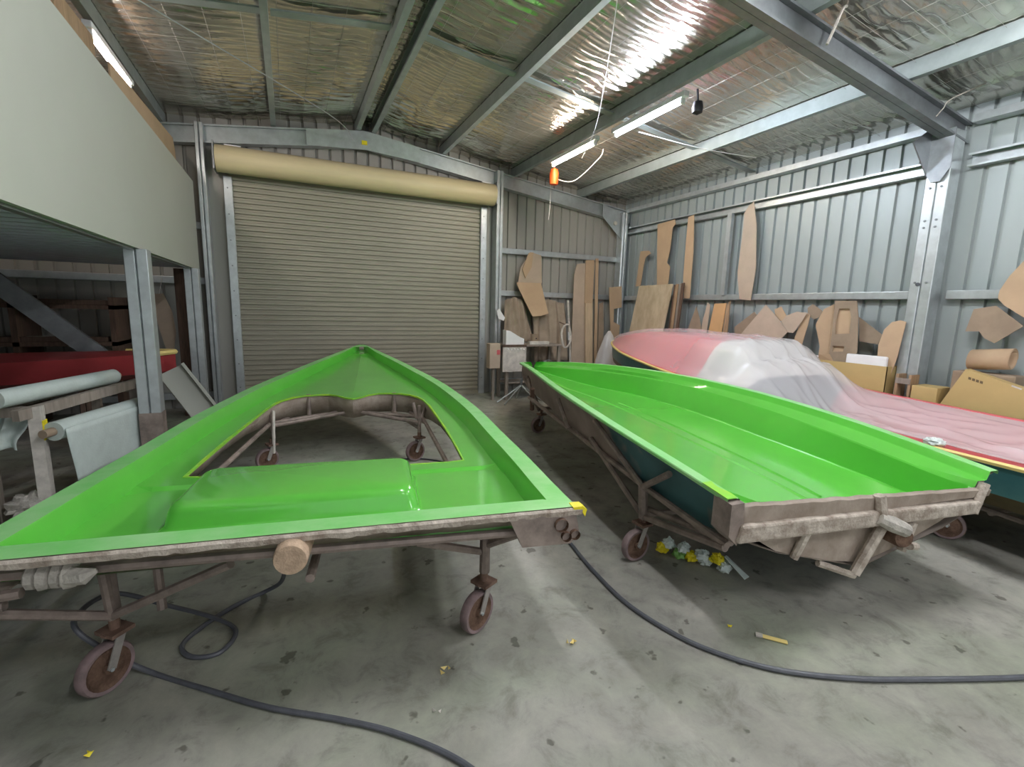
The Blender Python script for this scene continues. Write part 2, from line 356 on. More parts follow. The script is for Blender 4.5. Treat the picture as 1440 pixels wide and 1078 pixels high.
# cross wires and rods under the roof
def wire(name, pts, r, mt, label, cat, n=6):
    return tag(MB().tube(smooth_path(pts, 10), r, n).build(name, mt, None, True), label, cat)
wire('wind_brace_rod', [(-1.1, 4.9, 3.92), (.6, 7.0, 4.0), (1.0, 8.0, 4.05)], .006, 'galv', 'thin galvanised brace rod crossing the left roof bay', 'brace rod')
wire('power_lead', [(2.05, 2.85, 4.05), (2.55, 3.6, 3.98), (3.3, 4.9, 3.72), (3.76, 5.9, 3.66)], .0035, 'cable', 'white power lead running from rafter to the lights', 'cable')
wire('pull_cord', [(3.86, 6.95, 3.62), (3.9, 7.0, 3.3), (3.87, 6.98, 3.02)], .004, 'cable', 'thin cord hanging below the orange socket', 'cord')
wire('light_flex', [(3.86, 6.92, 3.66), (4.0, 6.5, 3.52), (3.97, 5.8, 3.66), (3.9, 5.6, 3.72)], .006, 'cable', 'white flex looping from orange socket to bright tube light', 'cable')
wire('span_wire', [(3.8, 4.75, 3.66), (4.6, 4.55, 3.55), (5.35, 4.4, 3.52)], .005, 'cable', 'white wire stretched from bright tube light to low purlin', 'cable')
for k, (pts, lab) in enumerate([([(3.95, 2.70, 3.72), (3.99, 2.68, 3.84), (4.03, 2.66, 3.97), (4.1, 2.68, 4.02)], 'pale rag tie knotted round the big rafter'),
                                ([(5.66, 2.70, 3.5), (5.72, 2.68, 3.58), (5.78, 2.66, 3.66), (5.98, 2.5, 3.78)], 'short cord tied to rafter near the corner column')]):
    wire('rafter_tie', pts, .012 if k == 0 else .006, 'rag', lab, 'tie')

# ------------------------------------------------------------------ roller door
d1 = empty_struct('door_1', 'closed ribbed roller door with cream drum cover'); DX0, DX1, DY = -.70, 3.22, 8.20
prof = []; z = .02
while z < 3.42:
    prof += [(z, 0), (z+.034, 0), (z+.044, .022), (z+.066, .022), (z+.076, 0)]; z += .0765
MB().grid([[(xx, DY+dy, zz) for zz, dy in prof] for xx in (DX0, DX1)]).build('curtain', 'curtain', d1)
MB().box(DX0, DX1, DY-.025, DY+.03, 0, .06).build('bottom_rail', 'curtain', d1)
for xx in (DX0, DX1):
    g = MB().box(xx-.06, xx+.05, DY-.05, DY+.04, 0, 3.34).build('guide', 'galv', d1); bevel(g, .006, 1)
    for k in range(9): MB().lathe([(0, 0), (.011, 0), (.011, .006), (0, .008)], (xx-.01, DY-.05, .3+k*.36), (0, -1, 0), 8).build('bolt', 'galv_dark', g)
cy, cz, rr_ = 7.98, 3.52, .175
pr = []
for k in range(21):
    a = math.radians(120-k*12.5); pr.append((cy-rr_*math.sin(a)*1.0, cz+rr_*math.cos(a)))
pts = []
for k in range(24):
    a = 2*math.pi*k/24; f = 1+.012*(k % 2); pts.append((cy+rr_*f*math.cos(a), cz+rr_*f*math.sin(a)))
n = len(pts); vs = [(DX0-.11, p[0], p[1]) for p in pts]+[(DX1+.10, p[0], p[1]) for p in pts]
MB().add(vs, [(i, (i+1) % n, n+(i+1) % n, n+i) for i in range(n)]+[tuple(range(n)), tuple(range(2*n-1, n-1, -1))]).build('roller_housing', 'housing', d1, True, 30)
for xx in (DX0-.14, DX1+.11): MB().box(xx, xx+.02, 7.86, 8.2, 3.36, 3.72).build('end_bracket', 'galv_dark', d1)
MB().box(DX0, DX0+.2, 7.92, 8.02, 3.69, 3.705).build('bracket_strap', 'white', d1)
MB().box(DX1-.14, DX1+.02, 7.92, 8.02, 3.69, 3.705).build('bracket_strap', 'white', d1)

# ------------------------------------------------------------------ mezzanine
mz = empty_struct('wall_mezzanine', 'mezzanine deck with white fascia panel on steel posts')
MB().box(-1.12, -1.09, -1.5, 7.92, 2.0, 3.17).build('fascia_panel', 'fascia', mz)
prof = []; yy = -1.5
while yy < 7.9:
    prof += [(yy, 2.06), (yy+.10, 2.06), (yy+.125, 2.02), (yy+.175, 2.02), (yy+.2, 2.06)]; yy += .2
MB().grid([[(xx, p[0], p[1]) for p in prof] for xx in (XL, -1.12)]).build('deck_sheet', 'deck_blue', mz)
MB().box(XL, -1.12, -1.5, 7.9, 2.09, 2.11).build('deck_board', 'timber', mz)
MB().box(-1.17, -1.12, -1.5, 7.9, 1.985, 2.06).build('edge_angle', 'galv_dark', mz)
for yy in (5.0, 7.5):
    o = MB().box(-1.20, -1.125, yy-.07, yy+.07, 0, 2.0).box(-1.115, -1.04, yy-.07, yy+.07, 0, 2.0).box(-1.125, -1.115, yy-.06, yy+.06, 0, 2).build('post', 'galv', mz); bevel(o, .006, 1)
    MB().box(-1.203, -1.037, yy-.073, yy+.073, 0, .62 if yy < 6 else .3).build('rust_stained_foot', 'tube_steel', o)
MB().box(-1.36, -1.20, 7.72, 7.86, 0, 2.0).build('timber_post', 'timber_dark', mz)
tag(MB().prism([(-1.25, 5.3, 2.12), (-1.25, 5.3, 3.52), (-1.25, 6.9, 3.60), (-1.25, 7.75, 3.64), (-1.25, 7.85, 3.50), (-1.25, 7.86, 2.12)], (-.012, 0, 0)).build('cardboard_sheet', 'card', None),
    'long tan cardboard sheet standing behind the white fascia', 'cardboard')
tag(MB().prism([(-1.3, 4.4, 2.12), (-1.3, 4.4, 3.60), (-1.3, 5.15, 3.62), (-1.3, 5.2, 2.12)], (-.02, 0, 0)).build('timber_board', 'timber', None),
    'brown timber board on the mezzanine near the tube light', 'board')

# ------------------------------------------------------------------ fluorescent battens
def batten(x, y0, y1, z, em, label, tilt=0):
    t = thing('fluorescent_light', label, 'tube light', (x, (y0+y1)/2, z), 0, 'tube lights under the purlins'); h = (y1-y0)/2
    bevel(MB().box(-.035, .035, -h-.02, h+.02, .03, .085).build('batten_body', 'white', t), .008)
    MB().tube([(0, -h+.03, 0), (0, h-.03, 0)], .019, 12).build('tube', em, t, True)
    for s_ in (-1, 1): MB().box(-.02, .02, s_*(h-.03)-.015, s_*(h-.03)+.015, -.022, .035).build('lamp_holder', 'white', t)
    return t
batten(3.73, 3.98, 5.14, 3.72, 'tube_white', 'brightest cold white tube light hanging below purlin')
batten(3.73, 5.52, 6.68, 3.75, 'tube_warm', 'warm tube light between bright tube and orange socket')
batten(-1.40, 5.42, 6.58, 3.76, 'tube_pink', 'pinkish tube light above the white mezzanine fascia')
for k, (x, y) in enumerate([(3.73, 1.5), (1.2, 1.6), (3.73, -1.4), (1.2, -1.6)]):  # extra tubes out of view, added to light the moulds from overhead
    batten(x, y-.6, y+.6, roof_z(x)-.30, 'tube_unseen', ['unseen tube light added over the wall side behind the camera', 'unseen tube light added under the ridge above the camera', 'unseen tube light added nearest the open front on the wall side', 'unseen tube light added under the ridge nearest the open front'][k])
t = thing('hanging_socket', 'orange hanging power socket at the warm tube end', 'socket', (3.84, 6.80, 3.64))
o = MB().lathe([(0, .11), (.055, .10), (.07, .05), (.07, -.07), (.062, -.125), (0, -.125)], (0, 0, 0), (0, 0, 1), 14).build('body', 'orange', t, True)
MB().lathe([(.012, .07), (.012, .13), (0, .13)], (0, 0, 0), (0, 0, 1), 8).build('cord_grip', 'orange', t)
t = thing('motion_sensor', 'small black sensor hanging beside bright tube light', 'sensor', (3.86, 3.93, 3.66))
MB().lathe([(0, .06), (.045, .05), (.055, 0), (.05, -.05), (.0, -.075)], (0, 0, 0), (0, 0, 1), 12).build('head', 'black', t, True)
MB().tube([(0, 0, .05), (-.02, 0, .17)], .012, 6).build('bracket', 'black', t)

# ------------------------------------------------------------------ castor (thing > castor > wheel, hub, fork)
def castor(parent, x, y, rot=0, h=.30, r=.105):
    cs, sn = math.cos(rot), math.sin(rot); T = lambda a, b_, c_: (x+a*cs-b_*sn, y+a*sn+b_*cs, c_)
    k = MB(); k.lathe([(0, 0), (.05, 0), (.05, .012), (.02, .014), (.02, h-.235), (0, h-.235)], T(0, 0, .235), (0, 0, 1), 12)
    k.bar(T(-.05, 0, .243), T(.05, 0, .243), .09, .016); c = k.build('castor', 'tube_rust', parent)
    ax = Vector(T(1, 0, 0))-Vector(T(0, 0, 0)); ctr = Vector(T(0, -.05, r))
    MB().lathe([(r-.02, -.022), (r-.006, -.024), (r, -.014), (r, .014), (r-.006, .024), (r-.02, .022)], ctr, ax, 26).build('wheel', 'tyre', c, True)
    MB().lathe([(0, -.026), (.02, -.028), (.022, -.012), (r-.034, -.010), (r-.018, -.0215), (r-.018, .0215), (r-.034, .010), (.022, .012), (.02, .028), (0, .026)], ctr, ax, 22).build('hub', 'rust', c, True)
    f = MB()
    for s_ in (-1, 1):
        f.bar(Vector(T(s_*.034, 0, .232)), ctr+ax*s_*.034, .034, .006, ax)
    f.bar(T(-.036, 0, .232), T(.036, 0, .232), .05, .008); f.build('fork', 'fork', c)
    MB().tube([ctr-ax*.042, ctr+ax*.042], .008, 8).build('axle', 'galv', c)
    return c
def tubes(parent, segs, mt='tube_steel', r=.019, name='frame_tube'):
    for a, b_ in segs: MB().tube([a, b_], r, 8).build(name, mt, parent, True)

# ------------------------------------------------------------------ mould 1: green deck mould with a cockpit opening (local x across, y towards the bow)
th = .169
B1 = thing('boat_mould', 'glossy green boat deck mould with a large cockpit opening on castors', 'boat mould', (.015, 1.831, 0), -th)
zf = lambda u: .75-.049*u+.015*u*u
w1 = smooth_tab([-.2, 0, .3, .8, 1.4, 2.1, 2.7, 3.26, 3.65, 4.0, 4.65, 5.3, 5.7, 5.83, 5.86], [1.09, 1.105, 1.115, 1.13, 1.127, 1.115, 1.06, .975, .885, .782, .565, .30, .125, .06, .02])
fw = lambda u: interp(u, [0, 2, 4, 5.3, 5.86], [.105, .105, .10, .075, .012])
wi = lambda u: max(.006, w1(u)-fw(u))
wfl = lambda u: max(.002, wi(u)-interp(u, [0, .9, 1.1, 2.0, 3.0, 3.6, 4.1, 5, 5.8], [.010, .012, .035, .035, .045, .035, .015, .008, .001]))
FD = -.115
def fdz(u, v):
    a = FD-.016 if u < 1.0 else (FD if u > 1.03 else FD-.016+.016*(u-1.0)/.03)
    a += .03*max(0, (u-4.6)/1.2)
    if u > 3.2:   # shallow facets on the foredeck running to the bow
        s_ = max(0, 1-abs(v)/(.06+.16*max(0, (5.6-u))/2.3)); a += .018*min(1, (u-3.2)/.3)*s_
    return a
us = list(np.linspace(.115, 5.7, 60))+[5.76, 5.81, 5.845]
fl1 = MB()          # flat gunnel flange
for sgn in (-1, 1):
    uu = list(np.linspace(0, 5.6, 56))+[5.7, 5.78, 5.83, 5.86]
    fl1.grid([[(sgn*w1(u), u, zf(u)-.014), (sgn*w1(u), u, zf(u)), (sgn*wi(u), u, zf(u))] for u in uu])
fl1.grid([[(t_*(wi(u)+.01), u, zf(u)-.001) for t_ in (-1, 0, 1)] for u in (5.70, 5.76, 5.81, 5.855)])
fl1.build('gunnel_flange', 'green_pale', B1, True)
wall = MB()
for sgn in (-1, 1):
    wall.grid([[(sgn*wi(u), u, zf(u)), (sgn*(wi(u)-.004), u, zf(u)-.006), (sgn*(wfl(u)*.92+wi(u)*.08), u, zf(u)+fdz(u, wfl(u))+.012), (sgn*wfl(u), u, zf(u)+fdz(u, wfl(u)))] for u in us])
wall.build('side_wall', 'green', B1, True, 40)
# floor with the opening
hole_r = [(1.17, .80), (1.5, .80), (2.0, .79), (2.45, .765), (2.85, .735), (3.1, .70), (3.22, .66), (3.34, .58), (3.41, .48), (3.44, .36), (3.44, .25), (3.37, .16), (3.27, .08), (3.22, 0)]
hole = [(v, u) for u, v in hole_r]+[(-v, u) for u, v in hole_r[-2::-1]]
hole += [(-.79+.1*k, 1.15) for k in range(1, 16)]
outer = [(wfl(u), u) for u in us]+[(-wfl(u), u) for u in reversed(us)]
def inside(p, poly):
    x, y = p; c_ = False; j = len(poly)-1
    for i in range(len(poly)):
        xi, yi = poly[i]; xj, yj = poly[j]
        if (yi > y) != (yj > y) and x < (xj-xi)*(y-yi)/(yj-yi)+xi: c_ = not c_
        j = i
    return c_
pts = [Vector(p) for p in outer]+[Vector(p) for p in hole]; no, nh = len(outer), len(hole)
edges = [(i, (i+1) % no) for i in range(no)]+[(no+i, no+(i+1) % nh) for i in range(nh)]
cand = [(a, u) for u in (.2, .4, .6, .8, .99, 1.0, 1.03, 1.04) for a in np.arange(-.9, .91, .1)]
cand += [(a, u) for u in np.arange(3.3, 5.6, .1) for a in (-.8, -.7, -.6, -.5, -.4, -.3, -.2, -.1, -.035, 0, .035, .1, .2, .3, .4, .5, .6, .7, .8)]
cand += [(s_*a, u) for u in np.arange(1.2, 3.4, .12) for a in (.83, .88) for s_ in (-1, 1)]
def clear(p, poly, d):
    q = Vector(p)
    for i in range(len(poly)):
        a, b_ = Vector(poly[i]), Vector(poly[(i+1) % len(poly)])
        c_, t_ = geometry.intersect_point_line(q, a, b_); t_ = min(1, max(0, t_))
        if (q-(a+(b_-a)*t_)).length < d: return False
    return True
cand = sorted(set((round(float(a), 3), round(float(u), 3)) for a, u in cand))
for p in cand:
    if inside(p, outer) and not inside(p, hole) and clear(p, outer, .03) and clear(p, hole, .02): pts.append(Vector(p))
ov, oe, of, *_ = geometry.delaunay_2d_cdt(pts, edges, [], 0, 1e-5)
fs = []
for f in of:
    c_ = sum((ov[i] for i in f), Vector((0, 0)))/len(f)
    if inside(c_, outer) and not inside(c_, hole): fs.append(tuple(f))
MB().add([(p.x, p.y, zf(p.y)+fdz(p.y, p.x)) for p in ov], fs).build('deck_floor', 'green', B1, True, 7)
MB().grid([[(v, 0, zf(0)) for v in np.linspace(-1.12, 1.13, 40)], [(v, .115, zf(.115)+.001) for v in np.linspace(-.99, .99, 40)], [(v, .13, zf(.13)+FD-.022) for v in np.linspace(-.97, .97, 40)]]).build('transom_flange', 'green_pale', B1, True)
# raw ragged edge below the transom flange
rows = []
for k, v in enumerate(np.linspace(-1.13, 1.13, 90)):
    j = .006*ns3(v*9, 1)+.006*ns3(v*30, 4)
    rows.append([(v, -.004+j*.6, zf(0)-.002), (v, -.014+j, zf(0)-.012), (v, -.010+j, zf(0)-.034+j), (v, .03, zf(0)-.04)])
MB().grid(rows).build('raw_edge', 'mould_edge', B1, True)
MB().grid([[(v, .10, zf(0)-.02) for v in np.linspace(-1.04, 1.04, 30)], [(v, .112, zf(0)-.075+.008*ns3(v*5, 7)) for v in np.linspace(-1.02, 1.02, 30)], [(v, .135, zf(0)-.135+.006*ns3(v*9, 3)) for v in np.linspace(-1.0, 1.0, 30)]]).build('transom_skin', 'mould_brown', B1, True, thick=.005)
# hatch box on the aft floor
def rounded(x0, x1, y0, y1, r, n=6, skew=0):
    out = []
    for cx, cy_, a0 in ((x1-r, y1-r, 0), (x0+r, y1-r, 90), (x0+r, y0+r, 180), (x1-r, y0+r, 270)):
        for k in range(n+1):
            a = math.radians(a0+90*k/n); out.append((cx+r*math.cos(a), cy_+r*math.sin(a)))
    return out
fz = zf(.6)+FD-.016
rings = []
for inset, h, r in ((-.02, .0, .05), (-.006, .008, .05), (.002, .024, .055), (.016, .085, .06), (.024, .103, .06), (.038, .115, .06), (.056, .12, .05)):
    rings.append([(p[0], p[1], fz+h-.03*(p[1]-.6)*(h < .02)) for p in rounded(-.64+inset, .46-inset, .42+inset, .98-inset*.8, r)])
hb = MB(); n = len(rings[0])
hb.add([p for r_ in rings for p in r_], [(i*n+k, i*n+(k+1) % n, (i+1)*n+(k+1) % n, (i+1)*n+k) for i in range(len(rings)-1) for k in range(n)]+[tuple(range((len(rings)-1)*n, len(rings)*n))])
hb.build('hatch_box', 'green', B1, True, 50)
# edge of the opening: lime fringe and the brown skirt under it
hz = lambda p: zf(p[1])+fdz(p[1], p[0])
ring = [(p[0], p[1], hz(p)+.001) for p in hole]+[(hole[0][0], hole[0][1], hz(hole[0])+.001)]
fr = []
cx_, cy_ = 0, 2.3
for k, p in enumerate(ring):
    d = Vector((p[0]-cx_, (p[1]-cy_)*.8)); d.normalize(); wv = .018+.012*ns3(p[0]*4, p[1]*4, 2)
    fr.append([(p[0], p[1], p[2]-.012), (p[0], p[1], p[2]+.003), (p[0]+d.x*wv, p[1]+d.y*wv, p[2]+.003), (p[0]+d.x*(wv+.002), p[1]+d.y*(wv+.002), p[2])])
MB().grid(fr).build('opening_edge', 'lime_edge', B1, True)
sk = []
for p in ring:
    d = Vector((p[0]-cx_, (p[1]-cy_)*.8)); d.normalize()
    dep = .09+.13*min(1, max(0, (p[1]-2.3)/.9)) if p[1] > 1.18 else .02
    sk.append([(p[0]+d.x*.01, p[1]+d.y*.01, p[2]-.008), (p[0]+d.x*.04, p[1]+d.y*.05, p[2]-dep*.5), (p[0]+d.x*.05, p[1]+d.y*.09, p[2]-dep)])
MB().grid(sk).build('opening_skirt', 'mould_brown', B1, True, thick=.006)
# brown outer skin below the flange, and the underside
sk = MB()
for sgn in (-1, 1):
    sk.grid([[(sgn*(w1(u)-.004), u, zf(u)-.014), (sgn*max(.001, w1(u)-.03), u, zf(u)-.06), (sgn*max(.001, w1(u)-.045), u, zf(u)-.125), (sgn*max(.001, w1(u)-.16), u, zf(u)-.142)] for u in list(np.linspace(.0, 5.45, 40))])
sk.build('outer_skin', 'mould_brown', B1, True, thick=.006)
MB().add([(p.x, p.y, zf(p.y)+fdz(p.y, p.x)-.012) for p in ov], fs).build('underside_skin', 'mould_brown', B1, True, 12)
# corner bits
MB().prism([(1.085, -.012, .752), (1.13, -.012, .753), (1.15, -.012, .738), (1.143, -.012, .705), (1.128, -.012, .73), (1.09, -.012, .738)], (0, .05, .002)).build('corner_tape', 'yellow_tape', B1)
MB().prism([(.80, -.01, .72), (1.10, -.01, .725), (1.12, -.01, .63), (1.08, -.01, .585), (.86, -.01, .59)], (0, .05, 0)).build('corner_gusset', 'tube_steel', B1)
for x, z in ((1.03, .68), (1.055, .625), (1.095, .63)):
    MB().tube([(x, -.03, z), (x, .15, z)], [.022, .022] if x > 1.03 else [.03, .03], 12, False).build('tube_end', 'rust', B1, True)
MB().lathe([(0, -.06), (.056, -.06), (.060, -.05), (.063, .1), (0, .1)], (-.04, -.0, .672), (0, 1, 0), 22).build('end_plug', 'cork', B1, True)
# trolley frame
tz = .60
segs = [((-.98, .06, .665), (.95, .06, .625)), ((-.79, .32, .30), (-.79, .28, .61)), ((-.62, .34, .30), (-.66, .42, .60)),
        ((-.79, .32, .31), (-1.02, .05, .54)), ((-.79, .32, .31), (-.28, .10, .60)), ((-1.3, .02, .55), (-.95, .05, .56)), ((-1.3, .02, .58), (-.9, .05, .60)),
        ((.77, .32, .30), (.76, .28, .61)), ((.77, .33, .40), (.42, .10, .61)), ((.77, .32, .44), (.88, .10, .60)),
        ((-.79, .32, .50), (-.75, 3.07, .44)), ((.77, .32, .50), (.70, 3.07, .44)), ((-.72, 3.05, .30), (-.74, 3.05, .58)), ((.66, 3.05, .30), (.66, 3.05, .58)),
        ((-.74, 3.05, .42), (.0, 3.4, .47)), ((.66, 3.05, .40), (-.02, 3.4, .47)), ((-1.0, 3.0, .42), (-.1, 3.5, .45)), ((-.1, 3.5, .45), (.80, 3.2, .41)),
        ((.66, 3.05, .34), (.40, 3.45, .44)), ((.64, 3.05, .44), (.6, 3.1, .6)), ((.68, 3.05, .44), (.74, 3.1, .6)), ((0, .1, .50), (0, 1.1, .48)), ((-.75, 3.07, .40), (-.1, 5.0, .56)), ((.70, 3.07, .40), (.1, 5.0, .56)), ((0, 4.95, .56), (0, 5.2, .68))]
tubes(B1, segs)
for v in (-.45, .42): MB().tube([(v, 3.43, .42), (v, 3.45, .65)], .022, 8).build('strut', 'tube_steel', B1, True)
MB().tube([(-.79, .32, .60), (-.79, .34, .30)], .026, 8).build('leg', 'tube_steel', B1, True)
MB().tube([(.77, .32, .60), (.77, .32, .30)], .026, 8).build('leg', 'tube_steel', B1, True)
MB().tube([(-.70, 3.0, .58), (-.72, 3.02, .16)], .014, 8).build('leg', 'dusty_white', B1, True)
for (x, y), rot in zip(((-.79, .33), (.77, .33), (.66, 3.05), (-.74, 3.05)), (-.55, -.92, -1.1, -1.0)): castor(B1, x, y, rot)
rg = MB()
for k in range(4): rg.lathe([(.03, -.022), (.046+.006*(k % 2), -.01), (.046, .012), (.03, .022)], (-.86+.035*k, .055, .655-.002*k), (1, 0, -.05), 10)
rg.tube([(-.76, .04, .65), (-.70, .02, .655), (-.67, .03, .665)], [.035, .03, .008], 7); rg.build('cloth_wrap', 'rag', B1, True)
MB().box(.735, .80, .285, .295, .54, .57).build('tape_band', 'yellow_tape', B1)

# ------------------------------------------------------------------ mould 2: green hull mould
th2 = .15; L2 = 5.5
B2 = thing('boat_mould', 'glossy green shallow hull mould with teal and brown outer skin', 'boat mould', (2.731, 1.308, 0), -th2)
w2 = smooth_tab([-.3, 0, 1.1, 2.2, 3.3, 4.2, 4.85, 5.2, 5.4, 5.48, 5.5], [.92, .938, .989, .935, .765, .585, .435, .31, .20, .11, .03])
def z2(u): t = u/L2; return .75*(1-t)*(1-2*t)+.906*4*t*(1-t)+.744*t*(2*t-1)
def sec2(u):
    """half section from keel outwards: list of (v, dz)"""
    w = w2(u); k = w/.96
    lift = max(0, 1-u/.34)**1.6                 # sweeps up into the transom edge
    bowl = max(0, (u-4.0)/1.5)
    fd = -.29-.03*min(1, max(0, u-.5))+.23*lift+.20*bowl**1.4
    fe = interp(u, [0, .4, .7, 1.45, 2.5, 3.4, 4.2, 5.0, 5.5], [.76, .745, .73, .71, .675, .595, .43, .16, .004])
    ce = min(max(fe+.006, interp(u, [0, .5, 1.45, 2.5, 3.4, 4.2, 5.0, 5.5], [.77, .765, .80, .765, .66, .48, .19, .02])), max(fe+.004, w-.10))
    cd = max(fd+.0, -.092*(1-.4*lift)+.02*bowl)
    l1 = max(ce+.003, w-.085)
    return [(0, fd+.008), (.02, fd), (fe-.012, fd), (fe, fd+.008), (max(fe+.001, ce-.014), cd-.010), (max(fe+.002, ce-.008), cd), (ce+.004, cd+.004), (max(ce+.005, l1-.006), -.052), (l1, -.044), (max(l1+.002, w-.068), -.004), (max(l1+.004, w-.063), 0), (max(l1+.006, w-.004), 0)]
U2 = [0, .03, .07, .12, .17, .23, .3]+list(np.linspace(.4, 5.0, 47))+[5.1, 5.2, 5.3, 5.38, 5.44, 5.48]
inn = MB(); flg = MB()
for sgn in (-1, 1):
    inn.grid([[(sgn*v, u, z2(u)+d-.036*sgn*v*max(0, 1-u/.34)*(k_i < 6)) for k_i, (v, d) in enumerate(sec2(u)[:-2])] for u in U2])
    flg.grid([[(sgn*v, u, z2(u)+d) for v, d in sec2(u)[-3:]]+[(sgn*w2(u), u, z2(u)-.006), (sgn*(w2(u)-.002), u, z2(u)-.022)] for u in U2])
inn.build('hull_interior', 'green', B2, True, 14)
flg.grid([[(t_*(w2(u)-.002), u, z2(u)+.001) for t_ in (-1, -.5, 0, .5, 1)] for u in (5.37, 5.42, 5.46, 5.485, 5.5)])
flg.build('gunnel_flange', 'green_pale', B2, True)
# keel groove strip
MB().grid([[(.10+.02*math.sin(u), u, z2(u)-.291-.03*min(1, max(0, u-.5))), (.113+.02*math.sin(u), u, z2(u)-.28-.03*min(1, max(0, u-.5))), (.132+.02*math.sin(u), u, z2(u)-.291-.03*min(1, max(0, u-.5)))] for u in np.linspace(.40, 2.9, 30)]).build('keel_strake', 'green', B2, True)
# outer skin
def out2(u):
    w = w2(u); b_ = max(0, (u-4.0)/1.5)**1.4; zz = z2(u); a_ = max(0, 1-u/.4)
    return [(w-.004, zz-.022), (w-.05, zz-.035), (w*.90, zz-.11), (w*.875, zz-.20+.02*a_+.06*b_), (w*.84, zz-.335+.10*a_+.18*b_), (w*.62, zz-.39+.07*a_+.20*b_), (w*.30, zz-.43+.03*a_+.20*b_), (0, zz-.48+.22*b_)]
sk = MB()
for sgn in (-1, 1): sk.grid([[(sgn*v, u, z) for v, z in out2(u)] for u in [.02]+list(np.linspace(.1, 5.2, 48))+[5.35, 5.45]])
sk.build('outer_skin', 'hull_mix', B2, True, thick=.006)
# transom: board, heavy beam, lower closing panel
tb = []
for v in np.linspace(-.86, .86, 60):
    j = .006*ns3(v*12, 3); tb.append([(v, .0, z2(0)-.062-.038*v+j), (v, -.02, z2(0)-.070-.038*v+j), (v, -.014, z2(0)-.135), (v, -.008, z2(0)-.14)])
MB().grid(tb).build('transom_board', 'mould_brown', B2, True, thick=.01)
o = MB().prism([(-.90, -.05, .545), (.74, -.05, .525), (.78, -.05, .60), (-.88, -.05, .635)], (0, .06, 0)).build('transom_beam', 'mould_edge', B2); bevel(o, .012)
MB().prism([(-.80, .02, .56), (.72, .02, .55), (.55, .02, .47), (.28, .02, .37), (0, .02, .30), (-.30, .02, .35), (-.60, .02, .44)], (0, .02, 0)).build('transom_panel', 'mould_brown', B2)
for a, b_, r in (((-.46, -.02, .54), (-.50, .0, .40), .02), ((.05, -.03, .55), (-.10, -.02, .27), .026), ((-.30, .03, .33), (-.10, -.02, .26), .018), ((.26, -.03, .52), (.22, -.02, .36), .022), ((.80, -.02, .69), (.72, -.03, .53), .026), ((-.02, -.03, .70), (.0, -.04, .60), .028)):
    MB().tube([a, b_], r, 8).build('frame_rib', 'mould_edge', B2, True)
MB().tube([(-.03, -.05, .585), (.05, -.07, .55), (.12, -.09, .52)], [.03, .042, .036], 9).build('cloth_wrap', 'rag', B2, True)
MB().lathe([(0, -.10), (.048, -.10), (.053, -.09), (.056, .08), (0, .08)], (.13, -.0, .475), (.25, 1, -.06), 20).build('end_plug', 'rust', B2, True)
MB().tube([(.18, -.08, .42), (.26, -.06, .40)], .02, 8).build('tube_end', 'mould_edge', B2, True)
# raw corner block and yellow tape at the near corner
MB().prism([(-.94, -.03, .735), (-.87, -.03, .74), (-.86, -.03, .62), (-.89, -.03, .53), (-.94, -.03, .58)], (0, .12, .008)).build('corner_block', 'tube_steel', B2)
MB().grid([[(-w2(u)-.002, u, z2(u)+.002), (-w2(u)+.05+.01*math.sin(40*u), u, z2(u)+.003)] for u in np.linspace(-.0, .17, 9)]).build('corner_tape', 'lime_edge', B2, thick=.003)
# trolley
segs = [((-.87, .06, .47), (-.84, .80, .29)), ((-.80, .10, .47), (-.80, .84, .33)), ((-.84, .80, .28), (-.86, 1.58, .60)), ((-.86, .75, .50), (-.80, 3.3, .60)), ((-.86, .06, .48), (-.86, .8, .50)),
        ((-.87, .80, .50), (-.93, 1.40, .79)), ((-.87, .80, .50), (-.93, .46, .71)), ((-.85, 2.05, .56), (-.90, 2.2, .80)), ((-.70, 3.4, .54), (-.44, 3.95, .30)), ((-.78, 3.2, .55), (-.66, 3.75, .74)), ((-.42, 3.95, .30), (-.60, 4.0, .74)), ((-.42, 3.98, .31), (-.46, 4.5, .66)),
        ((.86, .2, .47), (.84, 3.2, .50)), ((.86, .80, .28), (.86, .80, .50)), ((-.40, 3.95, .32), (.40, 3.95, .32)), ((.40, 3.95, .32), (.55, 4.0, .62)), ((-.82, .82, .30), (.82, .82, .30))]
tubes(B2, segs, r=.02)
MB().tube([(-.86, .82, .52), (-.84, .82, .28)], .03, 8).build('leg', 'tube_steel', B2, True)
MB().tube([(-.80, 3.2, .72), (-.76, 3.3, .46)], .026, 8).build('leg', 'tube_rust', B2, True)
for (x, y), rot in zip(((-.84, .82), (.84, .82), (.40, 3.95), (-.40, 3.95)), (-1.35, -.9, -.6, -1.3)): castor(B2, x, y, rot)

# ------------------------------------------------------------------ boat 3: red boat under plastic
th3 = .107
B3 = thing('covered_boat', 'red boat with teal hull beside the cardboard wall', 'boat', (4.90, 1.5, 0), -th3)
w3 = smooth_tab([-1.6, 0, 1.5, 3.0, 3.6, 4.4, 5.0, 5.4, 5.65, 5.72], [.80, .84, .86, .84, .80, .66, .46, .27, .10, .02])
z3 = smooth_tab([-1.6, 0, 1.0, 2.2, 3.6, 4.6, 5.72], [.70, .71, .73, .78, .885, .96, 1.05])
top3 = smooth_tab([-1.6, .5, 1.2, 1.7, 2.0, 2.2, 2.45, 3.2, 4.2, 4.7, 5.2, 5.6, 5.72], [.60, .66, .74, .86, 1.05, 1.24, 1.29, 1.31, 1.30, 1.25, 1.18, 1.10, 1.06])
def deck3(u, t):          # t in -1..1 across
    zg, zt = z3(u), top3(u)
    s_ = interp(abs(t), [0, .45, .62, .72, .9, 1], [1, .98, .88, .70, .2, 0]); return zg+(zt-zg)*s_
